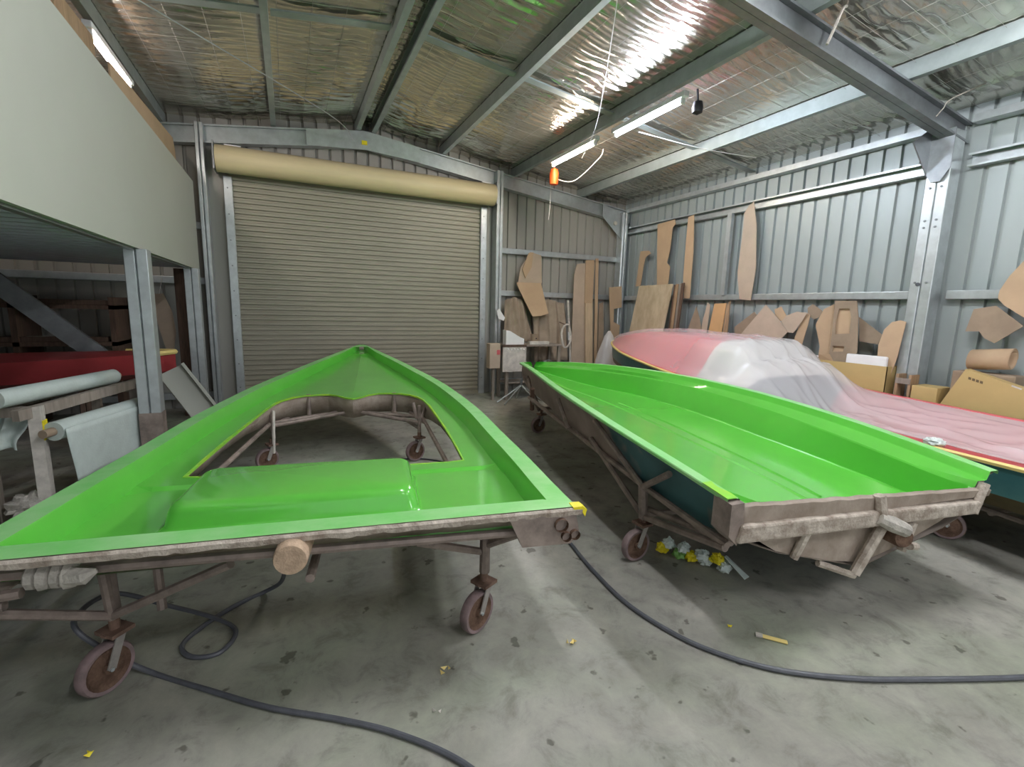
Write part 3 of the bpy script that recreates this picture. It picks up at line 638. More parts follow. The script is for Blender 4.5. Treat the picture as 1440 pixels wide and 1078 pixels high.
U3 = list(np.linspace(-1.6, 5.2, 60))+[5.35, 5.5, 5.6, 5.68, 5.72]; T3 = list(np.linspace(-1, 1, 25))
MB().grid([[(t*(w3(u)-.01), u, deck3(u, t)) for t in T3] for u in U3 if u > 2.45]).build('deck', 'red', B3, True, 50)
MB().grid([[(t*(w3(u)-.01), u, deck3(u, t)) for t in T3] for u in U3 if 1.85 < u < 2.57]).build('cabin_front', 'dusty_white', B3, True, 50)
ck = []
for u in [u for u in U3 if u <= 1.97]:
    ck.append([(t*(w3(u)-.01), u, z3(u)+interp(abs(t), [0, .6, .74, .8, 1], [-.34, -.33, -.05, .0, 0])) for t in T3])
MB().grid(ck).build('cockpit_liner', 'pinkred', B3, True, 30)
sk = MB()
for sgn in (-1, 1):
    sk.grid([[(sgn*w3(u), u, z3(u)-.02), (sgn*w3(u)*.97, u, z3(u)-.10), (sgn*w3(u)*.93, u, z3(u)-.22)] for u in U3])
sk.build('topside', 'teal', B3, True)
sk = MB()
for sgn in (-1, 1):
    sk.grid([[(sgn*w3(u)*.93, u, z3(u)-.22), (sgn*w3(u)*.80, u, z3(u)-.33), (sgn*w3(u)*.4, u, z3(u)-.40), (0, u, z3(u)-.43)] for u in U3])
sk.build('hull_bottom', 'hull_olive', B3, True)
rm = MB()
for sgn in (-1, 1): rm.tube([(sgn*(w3(u)+.004), u, z3(u)-.006) for u in U3], .019, 6)
rm.build('gunnel_rim', 'yellow_rim', B3, True)
MB().grid([[((w3(u)-.10), u, z3(u)+.005), ((w3(u)-.085), u, z3(u)+.04), ((w3(u)-.005), u, z3(u)+.035), ((w3(u)+.0), u, z3(u)-.01)] for u in U3 if u < 2.3]).build('coaming', 'pinkred', B3, True, thick=.008)
MB().grid([[(v, -1.6, z) for v in np.linspace(-.78, .78, 8)] for z in (.70, .45)]).build('transom', 'teal', B3, thick=.02)
tubes(B3, [((-.6, -.8, .30), (-.6, 4.0, .45)), ((.6, -.8, .30), (.6, 4.0, .45)), ((-.6, -.2, .3), (.6, -.2, .3)), ((-.6, 3.4, .42), (.6, 3.4, .42)), ((-.6, 3.4, .3), (-.6, 3.4, .5)), ((.6, 3.4, .3), (.6, 3.4, .5))])
for x, y in ((-.60, .08), (.60, .08), (.6, 3.4), (-.6, 3.4)): castor(B3, x, y, .5)
# plastic sheet
ps = []
def fold(x, y, z, p=7): return max(0, 1-abs(ns3(x, y, z))*1.6)**p
for u in list(np.linspace(-1.6, 5.2, 130))+[5.35, 5.5, 5.6, 5.68, 5.72]:
    row = []
    for t in np.linspace(-1, 1, 91):
        base = deck3(u, t) if u > 2.02 else None
        if base is None:
            f = max(0, (u-1.3)/.72); f = f*f*(3-2*f) if f < 1 else 1
            a = z3(u)+.015-.14*(1-t*t)**1.2*(1-f); base = a*(1-f)+deck3(2.03, t)*f if f > 0 else a
        wr_ = .012*ns3(u*1.1+t*1.5, t*2.2, 5)+.022*fold(u*.55-t*1.6, t*1.9+u*.9, 9)+.016*fold(u*.7+t*2.3, t*1.4-u*.9, 21)+.012*fold(u*1.7, t*2.6+u*.6, 33)
        ang = math.atan2(t*.85-.25, 2.5-u) if u < 2.45 else 0; far_ = math.hypot(t*.85-.25, 2.5-u)
        if u < 2.45: wr_ += .035*max(0, math.cos(ang*15+2.5*ns3(ang*3, far_*.6)))**5*math.exp(-far_*.45)*min(1, far_*1.5)*min(1, (2.45-u)*3)
        tx = t if (t < 0 or u > 2.2) else t*(1-.10*min(1, (2.2-u)/.5))
        row.append((tx*(w3(u)+.002), u, base+.020+wr_*(.2+.8*(1-abs(t)**3))))
    ps.append(row)
sh = MB().grid(ps).build('plastic_cover', 'plastic_sheet', None, True, 60)
sh.location = B3.location; sh.rotation_euler = B3.rotation_euler
tag(sh, 'crumpled clear plastic sheet draped over the red boat', 'plastic sheet')
def crumple(name, mt, loc, sx, sy, sz, seed, label, cat, parent=None):
    rows = []
    for i_ in range(13):
        f = math.pi*i_/12; row = []
        for k in range(21):
            a = 2*math.pi*k/20; d = Vector((math.sin(f)*math.cos(a), math.sin(f)*math.sin(a), math.cos(f)))
            q_ = 1+.55*ns3(d.x*2.3+seed, d.y*2.3, d.z*2.3)+.35*abs(ns3(d.x*5+seed, d.y*5, d.z*5+2))
            row.append((sx*d.x*q_, sy*d.y*q_, max(0, sz*(.55+d.z*q_))))
        rows.append(row)
    o = MB().grid(rows).build(name, mt, parent, True, 25); o.location = loc
    return o if parent else tag(o, label, cat)
crumple('plastic_scrunch', 'bagwhite', (4.105, 1.66, .72), .045, .06, .03, 3, 'white scrunched plastic knot on the red boat gunnel', 'plastic')

# ------------------------------------------------------------------ cardboard and boards along the right wall
CARDS = 'cardboard offcuts along the right wall'
def wall_card(name, x, pts, mt, label, cat='cardboard', lean=.10, th_=.008, group=CARDS, down=None):
    """flat sheet standing against the right wall; pts are (y, z); lean = tilt of the foot into the room"""
    zt = max(p[1] for p in pts)
    P = [(x-lean*(zt-p[1]), p[0], p[1]) for p in pts]
    return tag(MB().prism(P, (-th_, 0, 0)).build(name, mt), label, cat, group)
def wall_card_hole(name, x, outer_, holes, mt, label, lean=.1, th_=.01):
    zt = max(p[1] for p in outer_); P = [Vector(p) for p in outer_]; E_ = [(i, (i+1) % len(outer_)) for i in range(len(outer_))]
    for h in holes:
        o0 = len(P); P += [Vector(p) for p in h]; E_ += [(o0+i, o0+(i+1) % len(h)) for i in range(len(h))]
    ov_, _, of_, *_ = geometry.delaunay_2d_cdt(P, E_, [], 0, 1e-5); f2 = []
    for f in of_:
        c_ = sum((ov_[i] for i in f), Vector((0, 0)))/len(f)
        if inside(c_, outer_) and not any(inside(c_, h) for h in holes): f2.append(tuple(f))
    return tag(MB().add([(x-lean*(zt-p.y), p.x, p.y) for p in ov_], f2).build(name, mt, thick=th_, off=0), label, 'cardboard', CARDS)
XW = 6.26
wall_card('arched_offcut', XW, [(7.606, 2.08), (7.556, 2.751), (7.309, 2.738), (7.249, 2.684), (7.30, 2.665), (7.39, 2.618), (7.431, 2.473), (7.469, 2.08)], 'card', 'narrow tan offcut with an arched cut above the plywood', lean=.02)
wall_card('notched_sheet', XW-.01, [(7.113, 3.187), (6.682, 3.216), (6.648, 3.132), (6.715, 3.074), (6.734, 2.656), (6.78, 2.475), (6.69, 2.4), (6.706, 2.0), (6.98, 2.0)], 'card', 'tall tan cardboard with notched edge above the plywood', lean=.02)
wall_card('long_strip', XW-.02, [(6.353, 3.207), (6.223, 3.219), (6.167, 2.603), (6.154, 1.837), (6.275, 1.838), (6.343, 2.176), (6.357, 2.84)], 'card', 'long narrow tan strip standing between notched sheet and stud', lean=.015)
wall_card('plywood_sheet', 6.14, [(7.364, 2.077), (6.475, 2.085), (6.547, 1.254), (6.65, .0), (7.6, .0), (7.477, 1.073)], 'ply', 'pale grained plywood sheet leaning in the corner', 'plywood', .10, .018)
for k in range(4):
    a, b_ = 6.475-.066*k, 6.475-.066*(k+1)+.008
    wall_card('plank', 6.17-.024*(k % 2), [(a, 2.07+.008*k), (b_, 2.072+.008*k), (b_-.02, 1.26), (b_-.06, 0), (a-.06, 0), (a-.02, 1.26)], ['timber_dark', 'timber', 'timber_grey', 'timber_dark'][k],
              ['dark plank right beside the plywood sheet', 'mid brown plank, second from the plywood sheet', 'grey plank, third from the plywood sheet', 'dark plank below the long tan strip'][k], 'plank', .09, .02, 'planks beside the plywood')
wall_card('pointed_offcut', 6.22, [(5.988, 1.704), (5.88, 1.51), (5.765, 1.232), (5.68, .0), (6.2, .0), (6.114, 1.255)], 'card_dark', 'brown pointed offcut leaning left of the orange board')
wall_card('shard_offcut', 6.26, [(5.79, 1.77), (5.73, 1.728), (5.724, 1.558), (5.70, .9), (5.85, .9), (5.829, 1.512)], 'card_pale', 'thin pale shard just left of the orange board')
wall_card('orange_board', 6.22, [(5.608, 1.749), (5.379, 1.76), (5.381, 1.246), (5.38, .0), (5.64, .0), (5.642, 1.24)], 'card_orange', 'upright orange brown board under the girt', 'board', .09, .016)
wall_card('thin_batten', 6.24, [(5.375, 1.73), (5.328, 1.80), (5.285, 1.242), (5.28, .0), (5.35, .0), (5.365, 1.236)], 'timber', 'thin brown batten right of the orange board', 'batten', .09, .016)
wall_card('waisted_sheet', 6.29, [(5.212, 3.188), (5.129, 3.239), (5.044, 2.9), (4.978, 2.273), (5.01, 1.802), (5.21, 1.823), (5.293, 2.213), (5.271, 2.72), (5.27, 3.103)], 'card_pale', 'tall pale waisted cardboard hung on the upper girt', lean=.0)
wall_card('ragged_sheet', 6.28, [(4.921, 1.635), (4.731, 1.472), (4.70, .6), (5.15, .6), (5.188, 1.227), (5.232, 1.393)], 'card_dark', 'brown ragged sheet behind the triangular cardboard', lean=.06)
wall_card('triangular_sheet', 6.17, [(4.66, 1.737), (4.461, 1.571), (4.266, 1.368), (4.363, 1.248), (4.5, .3), (5.05, .3), (5.2, 1.1), (5.05, 1.227)], 'card_pale', 'large triangular pinkish tan sheet peeking over the boat', lean=.08)
wall_card('chipped_offcut', 6.22, [(4.55, 1.676), (4.457, 1.713), (4.345, 1.575), (4.414, 1.52), (4.497, 1.50)], 'card', 'small chipped tan offcut behind the triangular sheet', lean=.08)
wall_card('jagged_sheet', 6.20, [(4.347, 1.592), (4.207, 1.647), (4.065, 1.633), (4.119, 1.513), (4.208, 1.363), (4.3, 1.366), (4.412, 1.502)], 'card_pale', 'jagged pinkish sheet right of the triangular one', lean=.08)
wall_card('narrow_offcut', 6.235, [(4.114, 1.641), (4.04, 1.609), (4.054, 1.448), (4.089, 1.173), (4.1, .3), (4.25, .3), (4.219, 1.197), (4.186, 1.373)], 'card', 'narrow slanting tan offcut under the six sided scrap', lean=.08)
wall_card('sixsided_scrap', 6.29, [(4.126, 1.701), (4.063, 1.752), (3.935, 1.67), (3.91, 1.605), (4.02, 1.551), (4.11, 1.60)], 'card_dark', 'dark six sided cardboard scrap tucked under the girt', lean=0)
wall_card_hole('hatch_template', 6.13, [(3.688, 1.788), (3.437, 1.787), (3.391, 1.6), (3.337, 1.194), (3.40, .7), (3.67, .7), (3.651, 1.084), (3.66, 1.389)],
               [[(3.623, 1.695), (3.504, 1.696), (3.47, 1.6), (3.458, 1.399), (3.62, 1.382), (3.64, 1.55)], [(3.624, 1.238), (3.489, 1.242), (3.495, 1.179), (3.62, 1.165)]], 'card_dark', 'brown hatch template with two rectangular cut outs', lean=.06)
wall_card('template_backing', 6.16, [(3.66, 1.72), (3.47, 1.72), (3.42, 1.15), (3.66, 1.13)], 'card', 'pale tan sheet showing through the hatch template', lean=.06)
wall_card('winged_sheet', 6.20, [(3.852, 1.685), (3.733, 1.75), (3.66, 1.129), (3.66, .5), (3.82, .5), (3.824, 1.213), (3.925, 1.487)], 'card', 'tan wing shaped sheet left of the hatch template', lean=.06)
wall_card('fin_sheet', 6.23, [(3.444, 1.599), (3.141, 1.389), (3.181, 1.289), (3.392, 1.311)], 'card_dark', 'dark fin shaped sheet right of the hatch template', lean=.06)
wall_card('curved_sheet', 6.13, [(3.102, 1.464), (3.037, 1.553), (2.96, 1.575), (2.903, 1.558), (2.924, 1.175), (2.964, .9), (3.1, .9), (3.131, 1.287)], 'card', 'tan sheet with rounded top behind the open carton', lean=.06)
# open carton with white foam
t = thing('open_carton', 'big open tan carton holding white foam beside the column', 'carton', (6.145, 3.345, 0))
for a in ((-.14, -.132, -.39, .39), (.132, .14, -.39, .39), (-.14, .14, -.39, -.382), (-.14, .14, .382, .39)):
    MB().box(a[0], a[1], a[2], a[3], 0, 1.06).build('side_panel', 'carton', t)
MB().box(-.14, .14, -.39, .39, 0, .01).build('base', 'carton', t)
MB().prism([(-.14, .39, 1.06), (-.14, .20, 1.06), (-.16, .24, 1.14), (-.17, .36, 1.13)], (.006, 0, 0)).build('flap', 'card', t)
tag(bevel(MB().box(6.03, 6.08, 2.99, 3.42, .9, 1.165).build('foam_block', 'white'), .015), 'white foam block poking out of the open carton', 'foam')
tag(bevel(MB().box(6.03, 6.13, 3.75, 3.88, .0, 1.10).build('foam_offcut', 'white'), .015), 'white foam offcut standing left of the open carton', 'foam')
t = thing('timber_crate', 'small brown timber crate between open carton and column', 'crate', (6.06, 2.78, 0))
for yy in (-.06, .06): MB().box(-.08, .08, yy-.012, yy+.012, 0, 1.0).build('upright', 'timber', t)
for z in (.3, .62, .9): MB().box(-.09, -.07, -.07, .07, z, z+.06).build('slat', 'timber_grey', t)
tag(bevel(MB().box(5.98, 6.24, 2.47, 2.695, 0, .90).build('small_carton', 'carton'), .006), 'plain small carton in front of the column foot', 'carton')
# tilted carton with print
t = thing('printed_carton', 'large tilted tan carton with faded print near the boat', 'carton', (0, 0, 0))
pc = [(2.277, 1.124), (1.70, .955), (1.45, .10), (2.20, .05), (2.45, .70)]
MB().prism([(5.98, p[0], p[1]) for p in pc], (.10, 0, 0)).build('body', 'carton', t)
for k, (yy, zz) in enumerate(((2.245, 1.052), (2.215, 1.043), (2.185, 1.035), (2.155, 1.027))):
    MB().prism([(5.979, yy, zz), (5.979, yy-.022, zz-.006), (5.979, yy-.022, zz-.03), (5.979, yy, zz-.024)], (-.001, 0, 0)).build('print_mark', 'ink', t)
MB().prism([(5.979, 1.93, 1.02), (5.979, 1.86, .998), (5.979, 1.865, .985), (5.979, 1.935, 1.007)], (-.001, 0, 0)).build('tape_scrap', 'dusty_white', t)
wall_card('rounded_sheet', 6.20, [(2.083, 2.152), (2.16, 2.02), (2.211, 1.889), (2.215, 1.845), (2.212, 1.808), (2.16, 1.745), (2.01, 1.634), (1.75, 1.60), (1.6, 1.9), (1.75, 2.2)], 'card', 'large tan sheet with rounded corners hung above the girt', lean=0)
wall_card('tilted_square', 6.23, [(2.426, 1.483), (2.39, 1.707), (2.227, 1.742), (2.009, 1.554), (2.189, 1.38), (2.271, 1.424), (2.32, 1.489)], 'card_dark', 'tilted square of cardboard above the cardboard roll', lean=0)
t = thing('cardboard_roll', 'rolled brown cardboard with open end beside the column', 'cardboard roll', (6.17, 2.18, 1.205))
def spiral():
    P = []
    for k in range(44):
        a = k/43*4.3*math.pi; r_ = .105-.03*k/43; P.append((r_*math.cos(a), r_*math.sin(a)))
    return P
P = spiral(); MB().grid([[(p[0]-.03*s_, s_, p[1]+(.14-s_)*.12) for p in P] for s_ in (-.16, .14)]).build('roll_sheet', 'card', t, True, thick=.005)
MB().lathe([(.0, 0), (.07, 0), (.07, .004), (0, .004)], (0, .02, .01), (0, 1, 0), 16).build('roll_core', 'card_dark', t)
tag(bevel(MB().box(6.09, 6.30, 1.95, 2.42, 0, 1.09).build('tall_carton', 'card_dark'), .01), 'dark brown carton standing under the cardboard roll', 'carton')

# ------------------------------------------------------------------ back corner beside the roller door
def back_card(name, y, pts, mt, label, cat='cardboard', th_=.008, group=None, lean=.0):
    zt = max(p[1] for p in pts)
    return tag(MB().prism([(p[0], y-lean*(zt-p[1]), p[1]) for p in pts], (0, -th_, 0)).build(name, mt), label, cat, group)
k_ = thing('folded_cardboard', 'creased tan cardboard hung high above the work bench', 'cardboard', (4.1, 8.0, 1.45))
MB().prism([(p[0]-4.1, .05, p[1]-1.45) for p in [(4.101, 2.628), (4.332, 2.579), (4.368, 2.072), (3.867, 2.068), (3.903, 2.317), (4.016, 2.493)]], (0, -.008, 0)).build('upper_panel', 'card_pale', k_)
MB().add([(p[0]-4.1, q_, p[1]-1.45) for p, q_ in (((3.828, 2.066), .045), ((4.345, 2.072), .045), ((4.427, 1.511), -.14), ((4.25, 1.46), -.16), ((4.088, 1.451), -.15), ((3.893, 1.871), -.03))], [(0, 1, 2, 3, 4, 5)]).build('lower_panel', 'card', k_, thick=.008)
MB().prism([(p[0]-4.1, .02, p[1]-1.45) for p in [(4.05, 2.6), (4.15, 2.62), (4.12, 2.35), (4.0, 2.15), (3.93, 2.3)]], (0, -.012, 0)).build('curled_flap', 'card', k_)
def drape(name, x0, x1, ztop, zbot, y, mt, label, cat, seed, amp=.06, topw=1.0, n=26):
    rows = []
    for i in range(12):
        t_ = i/11; zz = ztop+(zbot-ztop)*t_; row = []
        for k in range(n):
            s_ = k/(n-1); xx = (x0+x1)/2+(s_-.5)*(x1-x0)*(topw+(1-topw)*t_)
            zj = -.14*abs(s_-.5)*(1-t_)
            row.append((xx+.03*ns3(s_*3, t_*2, seed), y-.22*t_+amp*ns3(s_*7, t_*1.5, seed+3)-amp*.6*math.sin(s_*22+seed+2*t_), zz+zj))
        rows.append(row)
    return tag(MB().grid(rows).build(name, mt, None, True, 60, thick=.004), label, cat)
drape('masking_paper', 3.52, 4.12, 1.80, .98, 8.08, 'paper_brown', 'brown masking paper draped over the bench back', 'paper', 1, .05, .7)
drape('dust_sheet', 4.14, 4.92, 1.78, .62, 8.06, 'paper_brown', 'wide crumpled brown dust sheet right of hanging cardboard', 'dust sheet', 5, .06, .85)
t = thing('work_bench', 'dusty work bench with cluttered lower shelf beside the roller door', 'bench', (3.95, 7.62, 0))
bevel(MB().box(-.58, .55, -.2, .22, .93, .965).build('bench_top', 'timber_grey', t), .006)
for x in (-.54, .5):
    for y in (-.16, .18): MB().box(x-.025, x+.025, y-.025, y+.025, 0, .93).build('leg', 'timber_grey', t)
MB().box(-.55, .52, -.18, .2, .28, .30).build('lower_shelf', 'timber_grey', t)
tag(MB().box(3.83, 4.22, 7.42, 7.52, .968, 1.02).build('white_board', 'dusty_white'), 'dusty white board lying on the work bench', 'board')
t = thing('paper_carton', 'dusty white carton with torn slanted top on bench', 'carton', (3.56, 7.55, .966))
MB().prism([(-.17, -.08, 0), (.18, -.08, 0), (.18, -.08, .10), (.10, -.08, .13), (-.10, -.08, .24), (-.17, -.08, .25)], (0, .14, 0)).build('body', 'white', t)
t = thing('grey_poster_pad', 'grey dusty sheet pad hanging from the bench front', 'paper pad', (3.52, 7.395, .50))
MB().box(-.22, .22, -.012, .012, 0, .43).build('pad', 'dusty_white', t)
MB().box(-.225, .225, -.02, .015, .43, .47).build('binding_strip', 'timber_dark', t)
for k in range(6): MB().lathe([(0, 0), (.012, 0), (.012, .02), (0, .02)], (-.13+.06*k, -.016, .40-.01*(k % 2)), (0, -1, 0), 8).build('clip', 'white', t)
t = thing('brown_carton', 'small brown carton with pink stain beside the door column', 'carton', (3.17, 7.5, .0))
bevel(MB().box(-.10, .10, -.08, .08, .56, .99).build('body', 'card_pale', t), .01); MB().box(.03, .09, -.083, -.079, .80, .88).build('stain', 'pinkred', t)
MB().box(-.02, .02, -.02, .02, 0, .56).build('stand_leg', 'timber_grey', t)
back_card('paper_tag', 7.92, [(3.40, 1.54), (3.44, 1.58), (3.56, 1.42), (3.54, 1.36), (3.43, 1.40)], 'white', 'small white paper scrap beside the door column', 'paper', .004)
t = thing('paint_tin', 'dusty round paint tin on bench beside the white board', 'tin', (4.02, 7.62, .966))
MB().lathe([(0, 0), (.07, 0), (.07, .16), (.074, .165), (.074, .175), (.066, .175), (.066, .16), (0, .158)], (0, 0, 0), (0, 0, 1), 18).build('can', 'card_dark', t, True)
MB().lathe([(0, 0), (.012, 0), (.012, .01), (0, .01)], (-.0, -.07, .10), (0, -1, 0), 8).build('knob', 'black', t)
t = thing('lower_bucket', 'dark bucket on the lower shelf of the bench', 'bucket', (4.25, 7.6, .301))
MB().lathe([(0, 0), (.11, 0), (.14, .25), (.145, .26), (.135, .26), (.105, .01)], (0, 0, 0), (0, 0, 1), 18).build('pail', 'grime', t, True)
MB().tube(smooth_path([(-.14, 0, .25), (-.1, -.1, .34), (0, -.13, .38), (.1, -.1, .34), (.14, 0, .25)], 5), .005, 6).build('bail_handle', 'galv', t, True)
t = thing('coiled_hose', 'pale hose coil hanging in loops before the dust sheet', 'hose', (4.72, 7.68, .95))
MB().tube([(.10*math.cos(a)+.01*k_i, -.02*math.sin(3*a), -.22*math.sin(a)+.15) for k_i, a in [(i/30, i/30*4*math.pi) for i in range(61)]], .014, 7).build('coil', 'dusty_white', t, True)
MB().tube([(0, .02, .36), (0, .25, .40)], .01, 6).build('peg', 'tube_rust', t)
back_card('tall_board', 8.10, [(5.153, 2.472), (5.353, 2.511), (5.44, 0), (5.07, 0), (5.099, 2.249)], 'card_pale', 'wide tall grey brown board leaning below the girt', 'board', .016, None, .03)
back_card('tan_board', 8.06, [(5.332, 2.561), (5.536, 2.575), (5.539, 1.732), (5.35, 1.727)], 'card', 'tan board overlapping the top of the tall board', 'board', .012)
back_card('pale_timber', 8.02, [(5.333, 1.727), (5.504, 1.732), (5.56, 0), (5.40, 0)], 'timber_pale', 'pale upright timber below the tan board', 'timber', .03, None, .04)
back_card('thin_strip', 8.08, [(5.572, 2.607), (5.641, 2.612), (5.72, 0), (5.655, 0)], 'card', 'thin tall strip right of the tan board', 'strip', .015, None, .02)
back_card('dark_offcut', 8.06, [(5.70, 1.72), (5.80, 1.76), (5.84, 1.2), (5.80, 0), (5.72, 0)], 'card_dark', 'dark narrow offcut between thin strip and bracket cardboard', 'cardboard', .01, None, .03)
back_card('bracket_sheet', 7.98, [(5.867, 2.056), (6.18, 2.09), (6.20, 1.666), (6.006, 1.629), (6.012, 1.367), (6.17, 1.30), (6.12, 0), (5.93, 0), (5.94, 1.249)], 'card', 'bracket shaped cardboard in the corner by the downpipe', 'cardboard', .01, None, .03)
t = thing('white_pipe', 'thin white plastic pipe upright beside the tall board', 'pipe', (5.0, 8.06, 0)); MB().tube([(.05, -.14, 0), (-.03, 0, 1.77)], .022, 10).build('tube', 'dusty_white', t, True)
MB().tube([(.005, -.06, 1.0), (0, -.05, 1.16)], .03, 10).build('coupling', 'white', t, True)
# clear plastic bag
rows = []
for i in range(10):
    f = i/9; z = .365+.84*f; rr2 = .30*(1-f)**.7+.02
    rows.append([(rr2*(1+.16*ns3(math.cos(a)*2, math.sin(a)*2, f*3))*math.cos(a), .8*rr2*(1+.2*ns3(math.cos(a)*3, math.sin(a)*3, f*2+4))*math.sin(a), z) for a in np.linspace(0, 2*math.pi, 25)])
o = MB().grid(rows).build('plastic_bag', 'plastic_sheet', None, True, 60); o.location = (5.66, 7.60, 0); tag(o, 'gathered clear plastic bag behind the bow of the red boat', 'plastic bag')
t = thing('bag_crate', 'low timber crate holding up the plastic bag', 'crate', (5.66, 7.60, 0))
for x in (-.24, .24): MB().box(x-.015, x+.015, -.2, .2, 0, .36).build('side_board', 'timber_grey', t)
for y in (-.2, .2): MB().box(-.255, .255, y-.012, y+.012, 0, .36).build('end_board', 'timber_pale', t)
MB().box(-.25, .25, -.2, .2, .30, .33).build('top_board', 'timber_pale', t)
# tripod stand on the floor
t = thing('folding_stand', 'low grey folding stand with splayed legs on the floor', 'stand', (3.55, 7.15, 0))
for a in (2.9, 3.6, 5.2, 5.9, 1.4): MB().tube([(0, 0, .30), (.42*math.cos(a), .34*math.sin(a), .012)], .013, 7).build('leg', 'galv', t, True)
MB().tube([(0, 0, .26), (0, 0, .40)], .02, 8).build('stem', 'galv_dark', t, True)
t = thing('low_shelf', 'low shelf with pale top near the green bow', 'shelf', (4.12, 7.24, 0))
MB().box(-.18, .18, -.14, .14, .33, .37).build('shelf_top', 'dusty_white', t)
MB().box(-.18, .18, -.14, .14, .14, .17).build('shelf_mid', 'card_dark', t)
for x in (-.16, .16): MB().box(x-.015, x+.015, -.13, .13, 0, .33).build('side_panel', 'timber_grey', t)
t = thing('stool', 'round brown stool behind the green hull bow', 'stool', (4.56, 7.1, 0))
MB().lathe([(0, .60), (.20, .60), (.215, .62), (.21, .655), (0, .665)], (0, 0, 0), (0, 0, 1), 20).build('seat', 'card_dark', t, True)
for a in range(4): MB().tube([(.12*math.cos(a*1.571+.8), .12*math.sin(a*1.571+.8), .6), (.2*math.cos(a*1.571+.8), .2*math.sin(a*1.571+.8), 0)], .016, 7).build('leg', 'tube_rust', t, True)

# ------------------------------------------------------------------ under the mezzanine
t = thing('roll_stand', 'grey timber rack carrying fibreglass rolls under the mezzanine', 'roll rack', (-1.62, 4.30, 0))
D = Vector((.33, .95, 0))
for p in (Vector((0, 0, 0)), D): 
    MB().bar(p, p+Vector((0, 0, .84)), .07, .07, (0, 1, 0)).build('post', 'dusty_white' if p.length < .1 else 'timber_grey', t)
    MB().bar(p+Vector((-.3, .08, 0)), p+Vector((-.3, .08, .84)), .06, .06, (0, 1, 0)).build('post', 'timber_grey', t)
    MB().bar(p+Vector((-.36, .09, .80)), p+Vector((.03, 0, .80)), .05, .07).build('end_rail', 'timber_grey', t)
MB().bar(Vector((-.06, -.12, .80)), D+Vector((.04, .1, .84)), .045, .075).build('front_rail', 'timber_grey', t)
MB().bar(Vector((-.36, -.02, .80)), D+Vector((-.3, .1, .84)), .045, .06).build('back_rail', 'timber_grey', t)
MB().box(.036, .04, -.03, .04, .60, .74).build('yellow_label', 'yellow_tape', t)
t = thing('fibreglass_roll', 'white fibreglass roll lying on top of the rack', 'roll', (-1.75, 4.33, .915))
MB().tube([(-.02, -.15, 0), (.33, .88, .0)], .062, 18).build('roll', 'glassfibre', t, True)
MB().tube([(-.04, -.2, 0), (.35, .93, 0)], .03, 12).build('core', 'card', t, True)
t = thing('fibreglass_roll', 'pale green fibreglass roll with cloth hanging from the rack', 'roll', (-1.53, 4.27, .66))
MB().tube([(0, 0, 0), (.31, .93, .0)], .068, 18).build('roll', 'glassfibre', t, True)
MB().tube([(-.03, -.08, 0), (.33, 1.0, 0)], .03, 12).build('core', 'card_dark', t, True)
rows = []
for i in range(10):
    f = i/9; row = []
    for k in range(18):
        s_ = k/17; e = .0 if s_ < .8 else (s_-.8)*.55*f; x = .31*s_; y = .93*s_*(1-.06*f)+.05*f
        row.append((x+.075+.02*math.sin(6*s_+2*f)*f, y-.025, .02-(.42-e)*f+.0))
    rows.append(row)
MB().grid(rows).build('hanging_cloth', 'glassfibre', t, True, 60, thick=.004)
drape('plastic_wrap', -2.15, -1.72, .84, .55, 4.5, 'glassfibre', 'crumpled pale wrapping hanging off the rack near end', 'wrapping', 9, .05)
t = thing('timber_trestle', 'pale timber trestle plank below the fibreglass rack', 'trestle', (-2.3, 4.5, 0))
MB().bar((-.5, .15, .45), (.15, -.05, .10), .06, .05).build('brace', 'timber_grey', t); MB().box(-.45, .4, -.2, .2, 0, .08).build('base_plank', 'timber_grey', t)
crumple('white_rag', 'rag', (-1.72, 4.30, .081), .11, .09, .08, 8, 'bunched off white rag at the rack foot', 'rag')
# red boat stored in the dark bay
R3 = thing('stored_boat', 'red boat coloured dark for shade, yellow bow tip, stored under the mezzanine', 'boat', (-3.55, 6.05, 0), -1.18)
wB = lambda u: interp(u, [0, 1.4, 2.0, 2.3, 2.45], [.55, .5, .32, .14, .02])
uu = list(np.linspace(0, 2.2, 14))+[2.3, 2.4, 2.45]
dk = MB().grid([[(t_*wB(u), u, .97+.05*(1-t_*t_)*(1-u/3)) for t_ in np.linspace(-1, 1, 9)] for u in uu]); dk.build('deck', 'red_shaded', R3, True)
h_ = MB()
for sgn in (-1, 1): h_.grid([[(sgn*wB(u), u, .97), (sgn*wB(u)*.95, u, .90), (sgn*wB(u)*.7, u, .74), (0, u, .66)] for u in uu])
h_.build('hull', 'red_shaded', R3, True)
MB().tube([(-wB(u)-.004, u, .965) for u in uu if u > 1.9]+[(wB(u)+.004, u, .965) for u in reversed(uu) if u > 1.9], .03, 6).build('bow_rim', 'yellow_rim', R3, True)
for u in (.4, 1.6):
    for s_ in (-.3, .3): MB().box(s_-.04, s_+.04, u-.04, u+.04, 0, .74).build('support_leg', 'timber_dark', R3)
o = MB().bar((-3.02, 7.2, 1.86), (-1.95, 7.2, .78), .2, .05, (0, 1, 0)); o = o.build('steel_brace', 'galv_dark'); tag(o, 'wide grey diagonal stair stringer under the mezzanine', 'brace')
t = thing('timber_rack', 'dark stacked timber rack at the back under the mezzanine', 'timber rack', (-2.9, 7.75, 0))
for z in (.5, 1.0, 1.45): MB().box(-.95, .95, -.3, .3, z, z+.05).build('shelf', 'timber_dark', t)
for x in (-.92, 0, .92): MB().box(x-.03, x+.03, -.3, .3, 0, 1.6).build('upright', 'timber_dark', t)
